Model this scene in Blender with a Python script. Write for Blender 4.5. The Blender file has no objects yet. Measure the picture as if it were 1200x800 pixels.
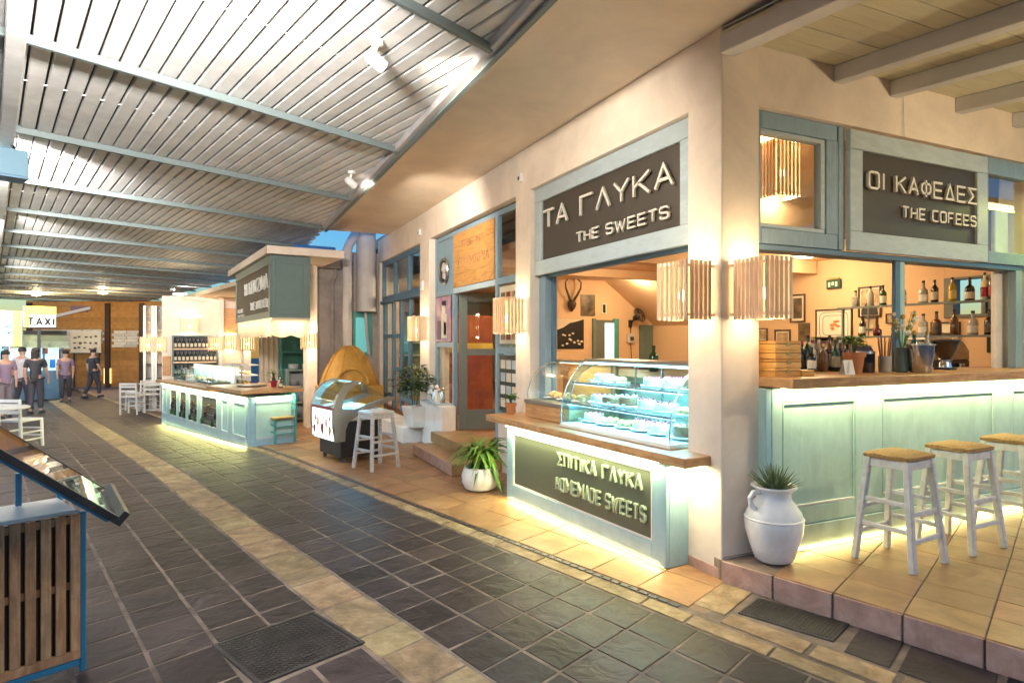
import bpy, bmesh, math, random
from mathutils import Vector, Matrix, Euler
R=math.radians; PI=math.pi
rnd=random.Random(7); LS=.40   # one dial for every lamp and lit surface against the dusk sky
S=bpy.context.scene; COL=S.collection
# ---------------------------------------------------------------- camera, world, sun, exposure
cd=bpy.data.cameras.new('camera'); cam=bpy.data.objects.new('camera',cd); COL.objects.link(cam)
cam.location=(0,0,1.65); cam.rotation_euler=(R(90),0,R(-25)); cd.sensor_width=36; cd.lens=36*740/1200
cd.clip_start=.05; cd.clip_end=2000; S.camera=cam
w=bpy.data.worlds.new('World'); S.world=w; w.use_nodes=True
nt=w.node_tree; bg=nt.nodes['Background']; sk=nt.nodes.new('ShaderNodeTexSky'); sk.sky_type='NISHITA'
SUN_EL,SUN_AZ=R(3.2),R(285)
sk.sun_disc=False; sk.sun_elevation=SUN_EL; sk.sun_rotation=SUN_AZ; sk.ozone_density=5.0; sk.air_density=1.2; sk.dust_density=.2
nt.links.new(sk.outputs[0],bg.inputs[0]); bg.inputs[1].default_value=0.15
sl=bpy.data.lights.new('sun','SUN'); so=bpy.data.objects.new('sun',sl); COL.objects.link(so)
sl.energy=0.02; sl.angle=R(10); sl.color=(1,.8,.65); so.rotation_euler=(R(87),0,R(200+180))
S.view_settings.view_transform='Standard'; S.view_settings.look='None'; S.view_settings.exposure=2.4; S.view_settings.gamma=1
S.render.engine='CYCLES'; cy=S.cycles
cy.use_denoising=True; cy.max_bounces=7; cy.diffuse_bounces=4; cy.glossy_bounces=3; cy.transmission_bounces=4; cy.transparent_max_bounces=16
cy.caustics_reflective=False; cy.caustics_refractive=False; cy.sample_clamp_indirect=4; cy.sample_clamp_direct=30; cy.blur_glossy=.6
try: cy.denoiser='OPENIMAGEDENOISE'
except Exception: pass
cy.use_light_tree=True
# street frame: u across the street, v along it (the paving runs 14.6 degrees off the shop front)
CU,CV=.9677,.252; ST=math.atan2(CV,CU)
def W(u,v,z=0): return Vector((CU*u-CV*v, CV*u+CU*v, z))
def gz(v): return -.022*max(0,v-9)
# ---------------------------------------------------------------- materials
MATS={}
def mat(name,col,rough=.6,var=.1,scale=6,bump=.05,bscale=None,metal=0,rv=.0,stretch=None,kind='noise',col2=None,spec=.5,emit=None,es=0,hue=0,coat=0):
    """principled material: colour broken by noise, fine relief, a little of each object's own tone"""
    m=bpy.data.materials.new(name); m.use_nodes=True; n=m.node_tree.nodes; l=m.node_tree.links; p=n['Principled BSDF']
    p.inputs['Roughness'].default_value=rough; p.inputs['Metallic'].default_value=metal; p.inputs['Specular IOR Level'].default_value=spec
    if coat: p.inputs['Coat Weight'].default_value=coat
    tc=n.new('ShaderNodeTexCoord'); oi=n.new('ShaderNodeObjectInfo')
    mul=n.new('ShaderNodeVectorMath'); mul.operation='SCALE'; mul.inputs['Scale'].default_value=1
    add=n.new('ShaderNodeVectorMath'); add.operation='MULTIPLY_ADD'
    l.new(oi.outputs['Random'],add.inputs[0]); add.inputs[1].default_value=(37,53,71)
    if stretch:
        mp=n.new('ShaderNodeMapping'); mp.inputs['Scale'].default_value=stretch; l.new(tc.outputs['Object'],mp.inputs[0]); l.new(mp.outputs[0],add.inputs[2])
    else: l.new(tc.outputs['Object'],add.inputs[2])
    vec=add.outputs[0]
    t=n.new('ShaderNodeTexNoise'); t.inputs['Scale'].default_value=scale; t.inputs['Detail'].default_value=6; t.inputs['Roughness'].default_value=.62; l.new(vec,t.inputs['Vector'])
    fac=t.outputs['Fac']
    if kind=='wood':
        wv=n.new('ShaderNodeTexWave'); wv.inputs['Scale'].default_value=scale*1.6; wv.inputs['Distortion'].default_value=5; wv.inputs['Detail'].default_value=3; wv.bands_direction='Y'; l.new(vec,wv.inputs['Vector'])
        mx=n.new('ShaderNodeMix'); mx.inputs[0].default_value=.35; l.new(fac,mx.inputs[2]); l.new(wv.outputs['Fac'],mx.inputs[3]); fac=mx.outputs[0]
    rp=n.new('ShaderNodeValToRGB'); l.new(fac,rp.inputs[0])
    c=Vector(col[:3]); d=Vector(col2[:3]) if col2 else c*(1+var)
    a=c*(1-var) if not col2 else c
    rp.color_ramp.elements[0].position=.3; rp.color_ramp.elements[0].color=(*a,1)
    rp.color_ramp.elements[1].position=.7; rp.color_ramp.elements[1].color=(*[min(1,x) for x in d],1)
    out=rp.outputs[0]
    if rv or hue:
        hs=n.new('ShaderNodeHueSaturation'); mr=n.new('ShaderNodeMapRange'); mr.inputs[3].default_value=1-rv; mr.inputs[4].default_value=1+rv
        l.new(oi.outputs['Random'],mr.inputs[0]); l.new(mr.outputs[0],hs.inputs['Value']); l.new(out,hs.inputs['Color'])
        if hue:
            wn=n.new('ShaderNodeTexWhiteNoise'); wn.noise_dimensions='1D'; l.new(oi.outputs['Random'],wn.inputs['W'])
            m2=n.new('ShaderNodeMapRange'); m2.inputs[3].default_value=.5-hue; m2.inputs[4].default_value=.5+hue; l.new(wn.outputs[0],m2.inputs[0]); l.new(m2.outputs[0],hs.inputs['Hue'])
        out=hs.outputs[0]
    l.new(out,p.inputs['Base Color'])
    rr=n.new('ShaderNodeMapRange'); rr.inputs[3].default_value=max(.02,rough-.12); rr.inputs[4].default_value=min(1,rough+.12); l.new(fac,rr.inputs[0]); l.new(rr.outputs[0],p.inputs['Roughness'])
    if bump:
        t2=n.new('ShaderNodeTexNoise'); t2.inputs['Scale'].default_value=bscale or scale*5; t2.inputs['Detail'].default_value=5; l.new(vec,t2.inputs['Vector'])
        b=n.new('ShaderNodeBump'); b.inputs['Strength'].default_value=bump; b.inputs['Distance'].default_value=.02; l.new(t2.outputs['Fac'],b.inputs['Height']); l.new(b.outputs[0],p.inputs['Normal'])
    if emit: p.inputs['Emission Color'].default_value=(*emit,1); p.inputs['Emission Strength'].default_value=es
    MATS[name]=m; return m
def slate_mat():
    m=mat('slate',(.025,.0185,.0195),rough=.5,col2=(.058,.044,.046),scale=3.2,bump=.0,rv=.38,hue=.03,spec=.25)
    n=m.node_tree.nodes; l=m.node_tree.links; p=n['Principled BSDF']
    add=[x for x in n if x.type=='VECT_MATH' and x.operation=='MULTIPLY_ADD'][0]
    ns=n.new('ShaderNodeTexNoise'); ns.inputs['Scale'].default_value=4.5; ns.inputs['Detail'].default_value=7; ns.inputs['Distortion'].default_value=1.6; l.new(add.outputs[0],ns.inputs['Vector'])
    wv=n.new('ShaderNodeTexWave'); wv.inputs['Scale'].default_value=2.2; wv.inputs['Distortion'].default_value=9; wv.inputs['Detail'].default_value=3; wv.wave_profile='SAW'; l.new(add.outputs[0],wv.inputs['Vector'])
    mx=n.new('ShaderNodeMix'); mx.inputs[0].default_value=.18; l.new(ns.outputs['Fac'],mx.inputs[2]); l.new(wv.outputs['Fac'],mx.inputs[3])
    b=n.new('ShaderNodeBump'); b.inputs['Strength'].default_value=.55; b.inputs['Distance'].default_value=.03; l.new(mx.outputs[0],b.inputs['Height']); l.new(b.outputs[0],p.inputs['Normal'])
slate_mat()
mat('sandstone',(.23,.145,.065),rough=.66,col2=(.46,.35,.21),scale=7,bump=.55,bscale=26,rv=.24,hue=.014)
mat('mortar',(.20,.155,.13),rough=.9,var=.4,scale=5,bump=.2)
mat('terracotta',(.28,.14,.058),rough=.42,col2=(.42,.245,.12),scale=4.5,bump=.10,rv=.15,hue=.01)
mat('riser_tile',(.40,.22,.17),rough=.5,col2=(.55,.36,.30),scale=6,bump=.1,rv=.08)
mat('grout',(.24,.17,.12),rough=.9,var=.2,scale=20,bump=.1)
mat('channel_metal',(.10,.09,.10),rough=.4,var=.2,metal=.6,scale=12)
mat('plaster',(.83,.71,.60),rough=.85,var=.09,scale=1.6,bump=.28,bscale=5)
mat('white_plaster',(.80,.76,.73),rough=.85,var=.09,scale=1.8,bump=.34,bscale=5)
mat('inner_plaster',(.68,.47,.29),rough=.85,var=.04,scale=2,bump=.05)
mat('soffit_paint',(.78,.65,.51),rough=.8,var=.08,scale=1.0,bump=.22,bscale=3)
mat('grey_plaster',(.42,.36,.33),rough=.9,var=.1,scale=2.5,bump=.12,bscale=8)
mat('blue_paint',(.245,.36,.45),rough=.48,var=.10,scale=3,bump=.12,kind='wood',stretch=(5,5,1.5))
mat('deep_blue_paint',(.10,.20,.30),rough=.45,var=.08,scale=5,bump=.04)
mat('pale_blue_paint',(.46,.55,.60),rough=.48,var=.08,scale=3,bump=.12,kind='wood',stretch=(1.5,5,5))
mat('seafoam_paint',(.42,.60,.55),rough=.46,var=.05,scale=2.5,bump=.07,kind='wood',stretch=(5,5,1.2))
mat('counter_blue',(.30,.47,.55),rough=.46,var=.05,scale=2.5,bump=.07,kind='wood',stretch=(5,5,1.2))
mat('teal_paint',(.07,.30,.29),rough=.45,var=.1,scale=5,bump=.04)
mat('sage_paint',(.13,.19,.18),rough=.5,var=.07,scale=4,bump=.04)
mat('olive_paint',(.13,.145,.125),rough=.45,var=.07,scale=4,bump=.04)
mat('sign_board',(.062,.050,.040),rough=.5,var=.1,scale=3,bump=.03)
mat('shaded_sign_board',(.022,.018,.015),rough=.6,var=.1,scale=3,bump=.03)  # sign_board darkened in its colour, stands in for weaker light on the kitchen board
mat('olive_board',(.075,.088,.062),rough=.5,var=.08,scale=3,bump=.02)
mat('letter_white',(.80,.77,.70),rough=.5,var=.04,scale=9,bump=.02)
mat('letter_green',(.42,.50,.36),rough=.25,var=.1,scale=9,bump=.02)
mat('pale_wood',(.84,.58,.38),rough=.55,kind='wood',var=.16,scale=3,stretch=(6,6,1),bump=.08,rv=.1)
mat('counter_wood',(.46,.235,.09),rough=.38,kind='wood',col2=(.64,.37,.17),scale=2.2,stretch=(1.2,14,14),bump=.05)
mat('amber_wood',(.46,.20,.05),rough=.42,kind='wood',col2=(.64,.33,.10),scale=2.0,stretch=(1.5,6,9),bump=.06)
mat('box_wood',(.58,.28,.06),rough=.45,kind='wood',col2=(.72,.42,.13),scale=3,stretch=(2,8,8),bump=.05,rv=.1)
mat('larch_slat',(.40,.185,.085),rough=.65,kind='wood',col2=(.60,.34,.18),scale=3,stretch=(7,7,1),bump=.14,rv=.16)
mat('grey_board',(.52,.50,.37),rough=.7,kind='wood',col2=(.66,.63,.48),scale=3,stretch=(1,9,9),bump=.1,rv=.08)
mat('white_beam',(.64,.64,.65),rough=.6,var=.06,scale=4,bump=.06)
mat('canopy_slat',(.77,.755,.735),rough=.5,var=.10,scale=2.5,stretch=(1,1,1),bump=.05,rv=.07)
mat('canopy_steel',(.15,.185,.185),rough=.5,var=.08,scale=4,bump=.03)
mat('sky_tint_blue',(.02,.16,.50),rough=.4,var=.1,scale=4,bump=.02)  # blue stands in for skylight on the kitchen gutter; magazine covers share it
mat('white_paint',(.72,.71,.69),rough=.5,var=.05,scale=8,bump=.04)
mat('stool_paint',(.60,.59,.60),rough=.5,var=.07,scale=9,bump=.05,kind='wood',stretch=(4,4,1))
mat('rush',(.22,.115,.035),rough=.85,kind='wood',col2=(.46,.29,.12),scale=8,stretch=(1,7,1),bump=.5)
mat('glaze_white',(.82,.81,.82),rough=.35,var=.03,scale=4,bump=.04)
mat('terracotta_pot',(.50,.19,.07),rough=.7,var=.1,scale=8,bump=.06)
mat('leaf',(.07,.17,.025),rough=.45,col2=(.19,.34,.06),scale=9,bump=.06,rv=.2,hue=.02)
mat('dark_leaf',(.02,.055,.015),rough=.45,col2=(.06,.12,.03),scale=9,bump=.06,rv=.2,hue=.02)
mat('grey_leaf',(.07,.12,.05),rough=.5,col2=(.16,.20,.10),scale=9,bump=.06,rv=.15)
mat('soil',(.05,.035,.025),rough=.95,var=.3,scale=30,bump=.4)
mat('steel',(.60,.60,.60),rough=.25,var=.04,metal=1,scale=5,bump=.0)
mat('brushed_steel',(.36,.34,.31),rough=.38,var=.06,metal=.9,scale=5,bump=.0)
mat('galvanised',(.58,.54,.53),rough=.6,var=.08,metal=0,scale=4,bump=.03)
mat('black_paint',(.012,.012,.014),rough=.4,var=.1,scale=6,bump=.02)
mat('dark_grey',(.05,.05,.055),rough=.45,var=.1,scale=6,bump=.02)
mat('white_plastic',(.78,.77,.74),rough=.35,var=.03,scale=6,bump=.0)
mat('ochre',(.40,.20,.03),rough=.65,col2=(.52,.29,.06),scale=3.5,bump=.14)
mat('cast_iron',(.030,.027,.027),rough=.5,col2=(.075,.066,.062),scale=9,bump=.12,bscale=40,metal=.3)
mat('flood_blue',(.10,.20,.27),rough=.5,var=.08,scale=5,bump=.02)
mat('cyan_paint',(.035,.20,.36),rough=.4,var=.08,scale=6,bump=.03)
mat('brass',(.6,.42,.15),rough=.3,var=.05,metal=1,scale=5)
mat('red_cloth',(.20,.03,.012),rough=.7,col2=(.36,.08,.02),scale=2.5,bump=.05)
mat('yellow_cloth',(.60,.42,.06),rough=.7,var=.1,scale=5)
mat('paper',(.74,.66,.52),rough=.8,var=.05,scale=5,bump=.02)
mat('sepia_print',(.10,.06,.03),rough=.5,col2=(.62,.46,.28),scale=9,bump=.0)
mat('dark_print',(.02,.015,.01),rough=.4,col2=(.22,.15,.08),scale=7,bump=.0)
mat('violet_print',(.20,.10,.38),rough=.5,col2=(.72,.42,.28),scale=8,bump=.0,stretch=(1,1,.6))
mat('frame_wood',(.05,.025,.015),rough=.45,var=.2,scale=9,bump=.05)
mat('cream_card',(.75,.71,.60),rough=.8,var=.04,scale=6)
mat('cloth_cream',(.66,.55,.42),rough=.85,var=.06,scale=4,bump=.08)
mat('cake_cream',(.72,.60,.42),rough=.6,col2=(.85,.78,.66),scale=14,bump=.15)
mat('cake_brown',(.16,.07,.03),rough=.5,col2=(.36,.18,.07),scale=16,bump=.25)
mat('pastry',(.50,.25,.06),rough=.55,col2=(.72,.46,.15),scale=12,bump=.3,rv=.2)
mat('berry',(.30,.02,.03),rough=.3,var=.3,scale=20,bump=.2)
mat('brown_brick',(.36,.15,.03),rough=.7,col2=(.52,.26,.07),scale=5,bump=.15,rv=.2)
mat('white_brick',(.55,.50,.42),rough=.8,col2=(.72,.68,.60),scale=6,bump=.15,rv=.15)
for nm,c in dict(bottle_green=(.01,.06,.02),bottle_dark=(.012,.008,.006),bottle_amber=(.16,.06,.012),bottle_clear=(.45,.42,.36),bottle_red=(.14,.012,.012),bottle_yellow=(.45,.30,.03)).items(): mat(nm,c,rough=.08,var=.05,scale=5,bump=0,spec=.8)
for nm,c in dict(shirt_red=(.24,.06,.06),shirt_mauve=(.22,.15,.21),shirt_white=(.5,.45,.46),trousers_dark=(.05,.045,.06),trousers_grey=(.16,.13,.15),skin=(.46,.27,.19),hair=(.02,.014,.01),shirt_orange=(.40,.16,.08),shirt_black=(.03,.028,.034)).items(): mat(nm,c,rough=.8,var=.1,scale=8,bump=.05)
def grime(name,scale,lo,hi=1.06,dist=1.5):
    """worn and stained patches that run across neighbouring pieces"""
    m=MATS[name]; n=m.node_tree.nodes; l=m.node_tree.links; p=n['Principled BSDF']; src=p.inputs['Base Color'].links[0].from_socket
    ge=n.new('ShaderNodeNewGeometry'); t=n.new('ShaderNodeTexNoise'); t.inputs['Scale'].default_value=scale; t.inputs['Detail'].default_value=7; t.inputs['Roughness'].default_value=.68; t.inputs['Distortion'].default_value=dist
    l.new(ge.outputs['Position'],t.inputs['Vector']); r=n.new('ShaderNodeMapRange'); r.inputs[1].default_value=.32; r.inputs[2].default_value=.60; r.inputs[3].default_value=lo; r.inputs[4].default_value=hi; l.new(t.outputs['Fac'],r.inputs[0])
    x=n.new('ShaderNodeHueSaturation'); l.new(src,x.inputs['Color']); l.new(r.outputs[0],x.inputs['Value']); l.new(x.outputs[0],p.inputs['Base Color'])
for a_ in (('slate',1.7,.55),('sandstone',3.2,.55),('mortar',2.5,.5),('terracotta',2.4,.72),('riser_tile',5,.7),('plaster',1.3,.93),('white_plaster',1.9,.90),('soffit_paint',.8,.94),('canopy_slat',2.2,.90),('grey_plaster',1.5,.75),('counter_wood',5,.8),('stool_paint',9,.82),('cast_iron',4,.6),('glaze_white',5,.92),('ochre',3,.75),('seafoam_paint',2.2,.9),('counter_blue',2.2,.9),('larch_slat',4,.75)): grime(*a_)
def glass(name,tint=(.93,.97,.97),refl=1.0):
    m=bpy.data.materials.new(name); m.use_nodes=True; n=m.node_tree.nodes; l=m.node_tree.links; n.remove(n['Principled BSDF'])
    o=n['Material Output']; t=n.new('ShaderNodeBsdfTransparent'); t.inputs[0].default_value=(*tint,1)
    g=n.new('ShaderNodeBsdfGlossy'); g.inputs['Roughness'].default_value=.02
    f=n.new('ShaderNodeLayerWeight'); f.inputs[0].default_value=.5   # same from both sides of the sheet
    pw=n.new('ShaderNodeMath'); pw.operation='POWER'; pw.inputs[1].default_value=4.5; l.new(f.outputs['Facing'],pw.inputs[0])
    k=n.new('ShaderNodeMath'); k.operation='MULTIPLY_ADD'; k.inputs[1].default_value=.8*refl; k.inputs[2].default_value=.045*refl; l.new(pw.outputs[0],k.inputs[0])
    mx=n.new('ShaderNodeMixShader'); l.new(k.outputs[0],mx.inputs[0]); l.new(t.outputs[0],mx.inputs[1]); l.new(g.outputs[0],mx.inputs[2]); l.new(mx.outputs[0],o.inputs[0])
    MATS[name]=m
glass('glass'); glass('cool_glass',(.86,.96,.98)); glass('smoked_glass',(.30,.32,.32))
def emit(name,col,s):
    m=bpy.data.materials.new(name); m.use_nodes=True; n=m.node_tree.nodes; l=m.node_tree.links; p=n['Principled BSDF']
    p.inputs['Base Color'].default_value=(*[min(.8,c) for c in col],1); p.inputs['Emission Color'].default_value=(*col,1); p.inputs['Emission Strength'].default_value=s*LS; MATS[name]=m
emit('bulb',(1,.80,.42),38); emit('lantern_liner',(1,.62,.20),1.0); emit('led_warm',(1,.88,.55),5); emit('led_gold',(1,.82,.32),4); emit('led_cool',(.5,.85,1),6); emit('flood_white',(1,.95,.86),30)
emit('exit_green',(.015,.10,.045),.05); emit('sign_white',(.95,.97,.80),.55); emit('sign_yellow',(.95,.80,.08),1.3); emit('sign_blue',(.18,.55,.95),1.0); emit('screen_white',(1,.96,.94),1.5); emit('fridge_light',(.45,.85,1),1.6)
emit('dim_teal',(.12,.42,.42),.35); emit('kiosk_light',(.45,.75,.85),.6)
def sheer(name,col,t):
    m=bpy.data.materials.new(name); m.use_nodes=True; n=m.node_tree.nodes; l=m.node_tree.links; o=n['Material Output']; n.remove(n['Principled BSDF'])
    a=n.new('ShaderNodeBsdfDiffuse'); a.inputs[0].default_value=(*col,1); b=n.new('ShaderNodeBsdfTranslucent'); b.inputs[0].default_value=(*col,1); x=n.new('ShaderNodeMixShader'); x.inputs[0].default_value=t
    l.new(a.outputs[0],x.inputs[1]); l.new(b.outputs[0],x.inputs[2]); l.new(x.outputs[0],o.inputs[0]); MATS[name]=m
sheer('valance_cloth',(.78,.70,.58),.55)
def liner():
    m=bpy.data.materials.new('lantern_paper'); m.use_nodes=True; n=m.node_tree.nodes; l=m.node_tree.links; p=n['Principled BSDF']; o=n['Material Output']
    e=n.new('ShaderNodeEmission'); e.inputs[0].default_value=(1,.70,.27,1); e.inputs[1].default_value=1.0*LS; t=n.new('ShaderNodeBsdfTransparent'); x=n.new('ShaderNodeMixShader'); x.inputs[0].default_value=.55
    l.new(t.outputs[0],x.inputs[1]); l.new(e.outputs[0],x.inputs[2]); l.new(x.outputs[0],o.inputs[0]); n.remove(p); MATS['lantern_paper']=m
liner()
def M(x): return MATS[x] if isinstance(x,str) else x
# ---------------------------------------------------------------- mesh builder
class G:
    def __init__(s): s.v=[]; s.f=[]; s.T=Matrix.Identity(4)
    def add(s,vs,fs):
        o=len(s.v); s.v+=[tuple(s.T@Vector(p)) for p in vs]; s.f+=[tuple(i+o for i in f) for f in fs]; return s
    def box(s,x0,x1,y0,y1,z0,z1,tx=0,ty=0):
        """box; tx, ty draw the top in"""
        return s.add([(x0,y0,z0),(x1,y0,z0),(x1,y1,z0),(x0,y1,z0),(x0+tx,y0+ty,z1),(x1-tx,y0+ty,z1),(x1-tx,y1-ty,z1),(x0+tx,y1-ty,z1)],
                     [(3,2,1,0),(4,5,6,7),(0,1,5,4),(1,2,6,5),(2,3,7,6),(3,0,4,7)])
    def bar(s,a,b,wx,wy,up=(0,0,1)):
        """square bar from a to b"""
        a,b=Vector(a),Vector(b); d=(b-a).normalized(); u=Vector(up)
        if abs(d.dot(u))>.95: u=Vector((1,0,0))
        p=d.cross(u).normalized(); q=p.cross(d).normalized(); vs=[]
        for c in (a,b):
            for i,j in ((-1,-1),(1,-1),(1,1),(-1,1)): vs.append(c+p*(i*wx/2)+q*(j*wy/2))
        return s.add(vs,[(3,2,1,0),(4,5,6,7),(0,1,5,4),(1,2,6,5),(2,3,7,6),(3,0,4,7)])
    def poly(s,pts,h0,h1):
        """prism over an xy polygon"""
        n=len(pts); A=sum(pts[i][0]*pts[(i+1)%n][1]-pts[(i+1)%n][0]*pts[i][1] for i in range(n))
        if A<0: pts=pts[::-1]
        return s.add([(x,y,h0) for x,y in pts]+[(x,y,h1) for x,y in pts],[tuple(range(n-1,-1,-1)),tuple(range(n,2*n))]+[(i,(i+1)%n,n+(i+1)%n,n+i) for i in range(n)])
    def prof(s,pts,x0,x1):
        """prism along x over a (y,z) polygon"""
        n=len(pts); A=sum(pts[i][0]*pts[(i+1)%n][1]-pts[(i+1)%n][0]*pts[i][1] for i in range(n))
        if A<0: pts=pts[::-1]
        return s.add([(x0,y,z) for y,z in pts]+[(x1,y,z) for y,z in pts],[tuple(range(n-1,-1,-1)),tuple(range(n,2*n))]+[(i,(i+1)%n,n+(i+1)%n,n+i) for i in range(n)])
    def lathe(s,pr,n=20,c=(0,0,0)):
        vs=[];fs=[]
        for r,z in pr:
            for k in range(n): a=2*PI*k/n; vs.append((c[0]+r*math.cos(a),c[1]+r*math.sin(a),c[2]+z))
        for i in range(len(pr)-1):
            for k in range(n): fs.append((i*n+k,i*n+(k+1)%n,(i+1)*n+(k+1)%n,(i+1)*n+k))
        fs.append(tuple(range(n-1,-1,-1))); fs.append(tuple((len(pr)-1)*n+k for k in range(n)))
        return s.add(vs,fs)
    def cyl(s,x,y,z0,z1,r,n=14,r2=None): return s.lathe([(r,z0),(r if r2 is None else r2,z1)],n,(x,y,0))
    def tube(s,pts,r,n=8,r2=None):
        pts=[Vector(p) for p in pts]; vs=[];fs=[]; m=len(pts); pv=None
        for i,p in enumerate(pts):
            d=(pts[min(i+1,m-1)]-pts[max(i-1,0)]).normalized()
            if pv is None:
                u=Vector((0,0,1)) if abs(d.z)<.9 else Vector((1,0,0)); pv=d.cross(u).normalized()
            pv=(pv-d*pv.dot(d)).normalized(); q=d.cross(pv); rr=r if r2 is None else r+(r2-r)*i/(m-1)
            for k in range(n): a=2*PI*k/n; vs.append(p+pv*(rr*math.cos(a))+q*(rr*math.sin(a)))
        for i in range(m-1):
            for k in range(n): fs.append((i*n+k,i*n+(k+1)%n,(i+1)*n+(k+1)%n,(i+1)*n+k))
        fs.append(tuple(range(n-1,-1,-1))); fs.append(tuple((m-1)*n+k for k in range(n)))
        return s.add(vs,fs)
    def ball(s,c,r,n=10,sz=1):
        m=max(4,n//2); return s.lathe([(max(.001,r*math.sin(PI*i/m)),-r*sz*math.cos(PI*i/m)) for i in range(m+1)],n,c)
    def done(s,name,m,parent=None,bevel=0,smooth=False,seg=1,loc=None,rot=None,bsel=None):
        me=bpy.data.meshes.new(name); me.from_pydata([Vector(v) for v in s.v],[],s.f); me.update()
        b=bmesh.new(); b.from_mesh(me); bmesh.ops.recalc_face_normals(b,faces=b.faces)
        if bevel:
            es=[e for e in b.edges if len(e.link_faces)==2 and e.calc_face_angle(0)>.5 and (bsel is None or bsel(e))]
            bmesh.ops.bevel(b,geom=es,offset=bevel,segments=seg,affect='EDGES',profile=.6,clamp_overlap=True)
        b.to_mesh(me); b.free()
        if smooth:
            for p in me.polygons: p.use_smooth=True
            me.set_sharp_from_angle(angle=R(38))
        me.materials.append(M(m)); o=bpy.data.objects.new(name,me); COL.objects.link(o)
        if parent: o.parent=parent
        if loc is not None: o.location=loc
        if rot is not None: o.rotation_euler=rot if hasattr(rot,'__len__') else (0,0,rot)
        return o
def tag(o,label=None,cat=None,group=None,kind=None):
    if label: o['label']=label
    if cat: o['category']=cat
    if group: o['group']=group
    if kind: o['kind']=kind
    return o
def thing(name,label,cat,loc=(0,0,0),rz=0,group=None):
    o=bpy.data.objects.new(name,None); COL.objects.link(o); o.location=loc; o.rotation_euler=(0,0,rz); o.empty_display_size=.1
    return tag(o,label,cat,group)
def box(name,m,parent,*a,bevel=.004,**k): return G().box(*a,**k).done(name,m,parent,bevel=bevel)
def inst(src,parent=None,loc=None,rz=None):
    c=src.copy(); COL.objects.link(c)
    if parent is not None: c.parent=parent
    if loc is not None: c.location=loc
    if rz is not None: c.rotation_euler=(0,0,rz)
    return c
def dup(root,loc,rz,label,group=None):
    """copy of a thing with its parts and their sub-parts"""
    r=root.copy(); COL.objects.link(r); r.location=loc; r.rotation_euler=(0,0,rz); r['label']=label
    if group: r['group']=group
    for ch in list(root.children):
        c=ch.copy(); COL.objects.link(c); c.parent=r
        if ch.type=='LIGHT': c.data=ch.data
        for g in list(ch.children): d=g.copy(); COL.objects.link(d); d.parent=c
    return r
def lamp(kind,loc,energy,col,parent=None,size=.05,size_y=None,rot=(0,0,0),spot=None,blend=.5,name='lamp_light',spread=None):
    L=bpy.data.lights.new(name,kind); L.energy=energy*LS; L.color=col
    if kind=='AREA':
        L.size=size
        if size_y: L.shape='RECTANGLE'; L.size_y=size_y
        if spread: L.spread=R(spread)
    else: L.shadow_soft_size=size
    if kind=='SPOT': L.spot_size=spot; L.spot_blend=blend
    o=bpy.data.objects.new(name,L); COL.objects.link(o); o.location=loc; o.rotation_euler=rot
    if parent: o.parent=parent
    return o
WARM=(1,.76,.46); COOL=(.22,.68,1); LIME=(.93,1,.42)
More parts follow.
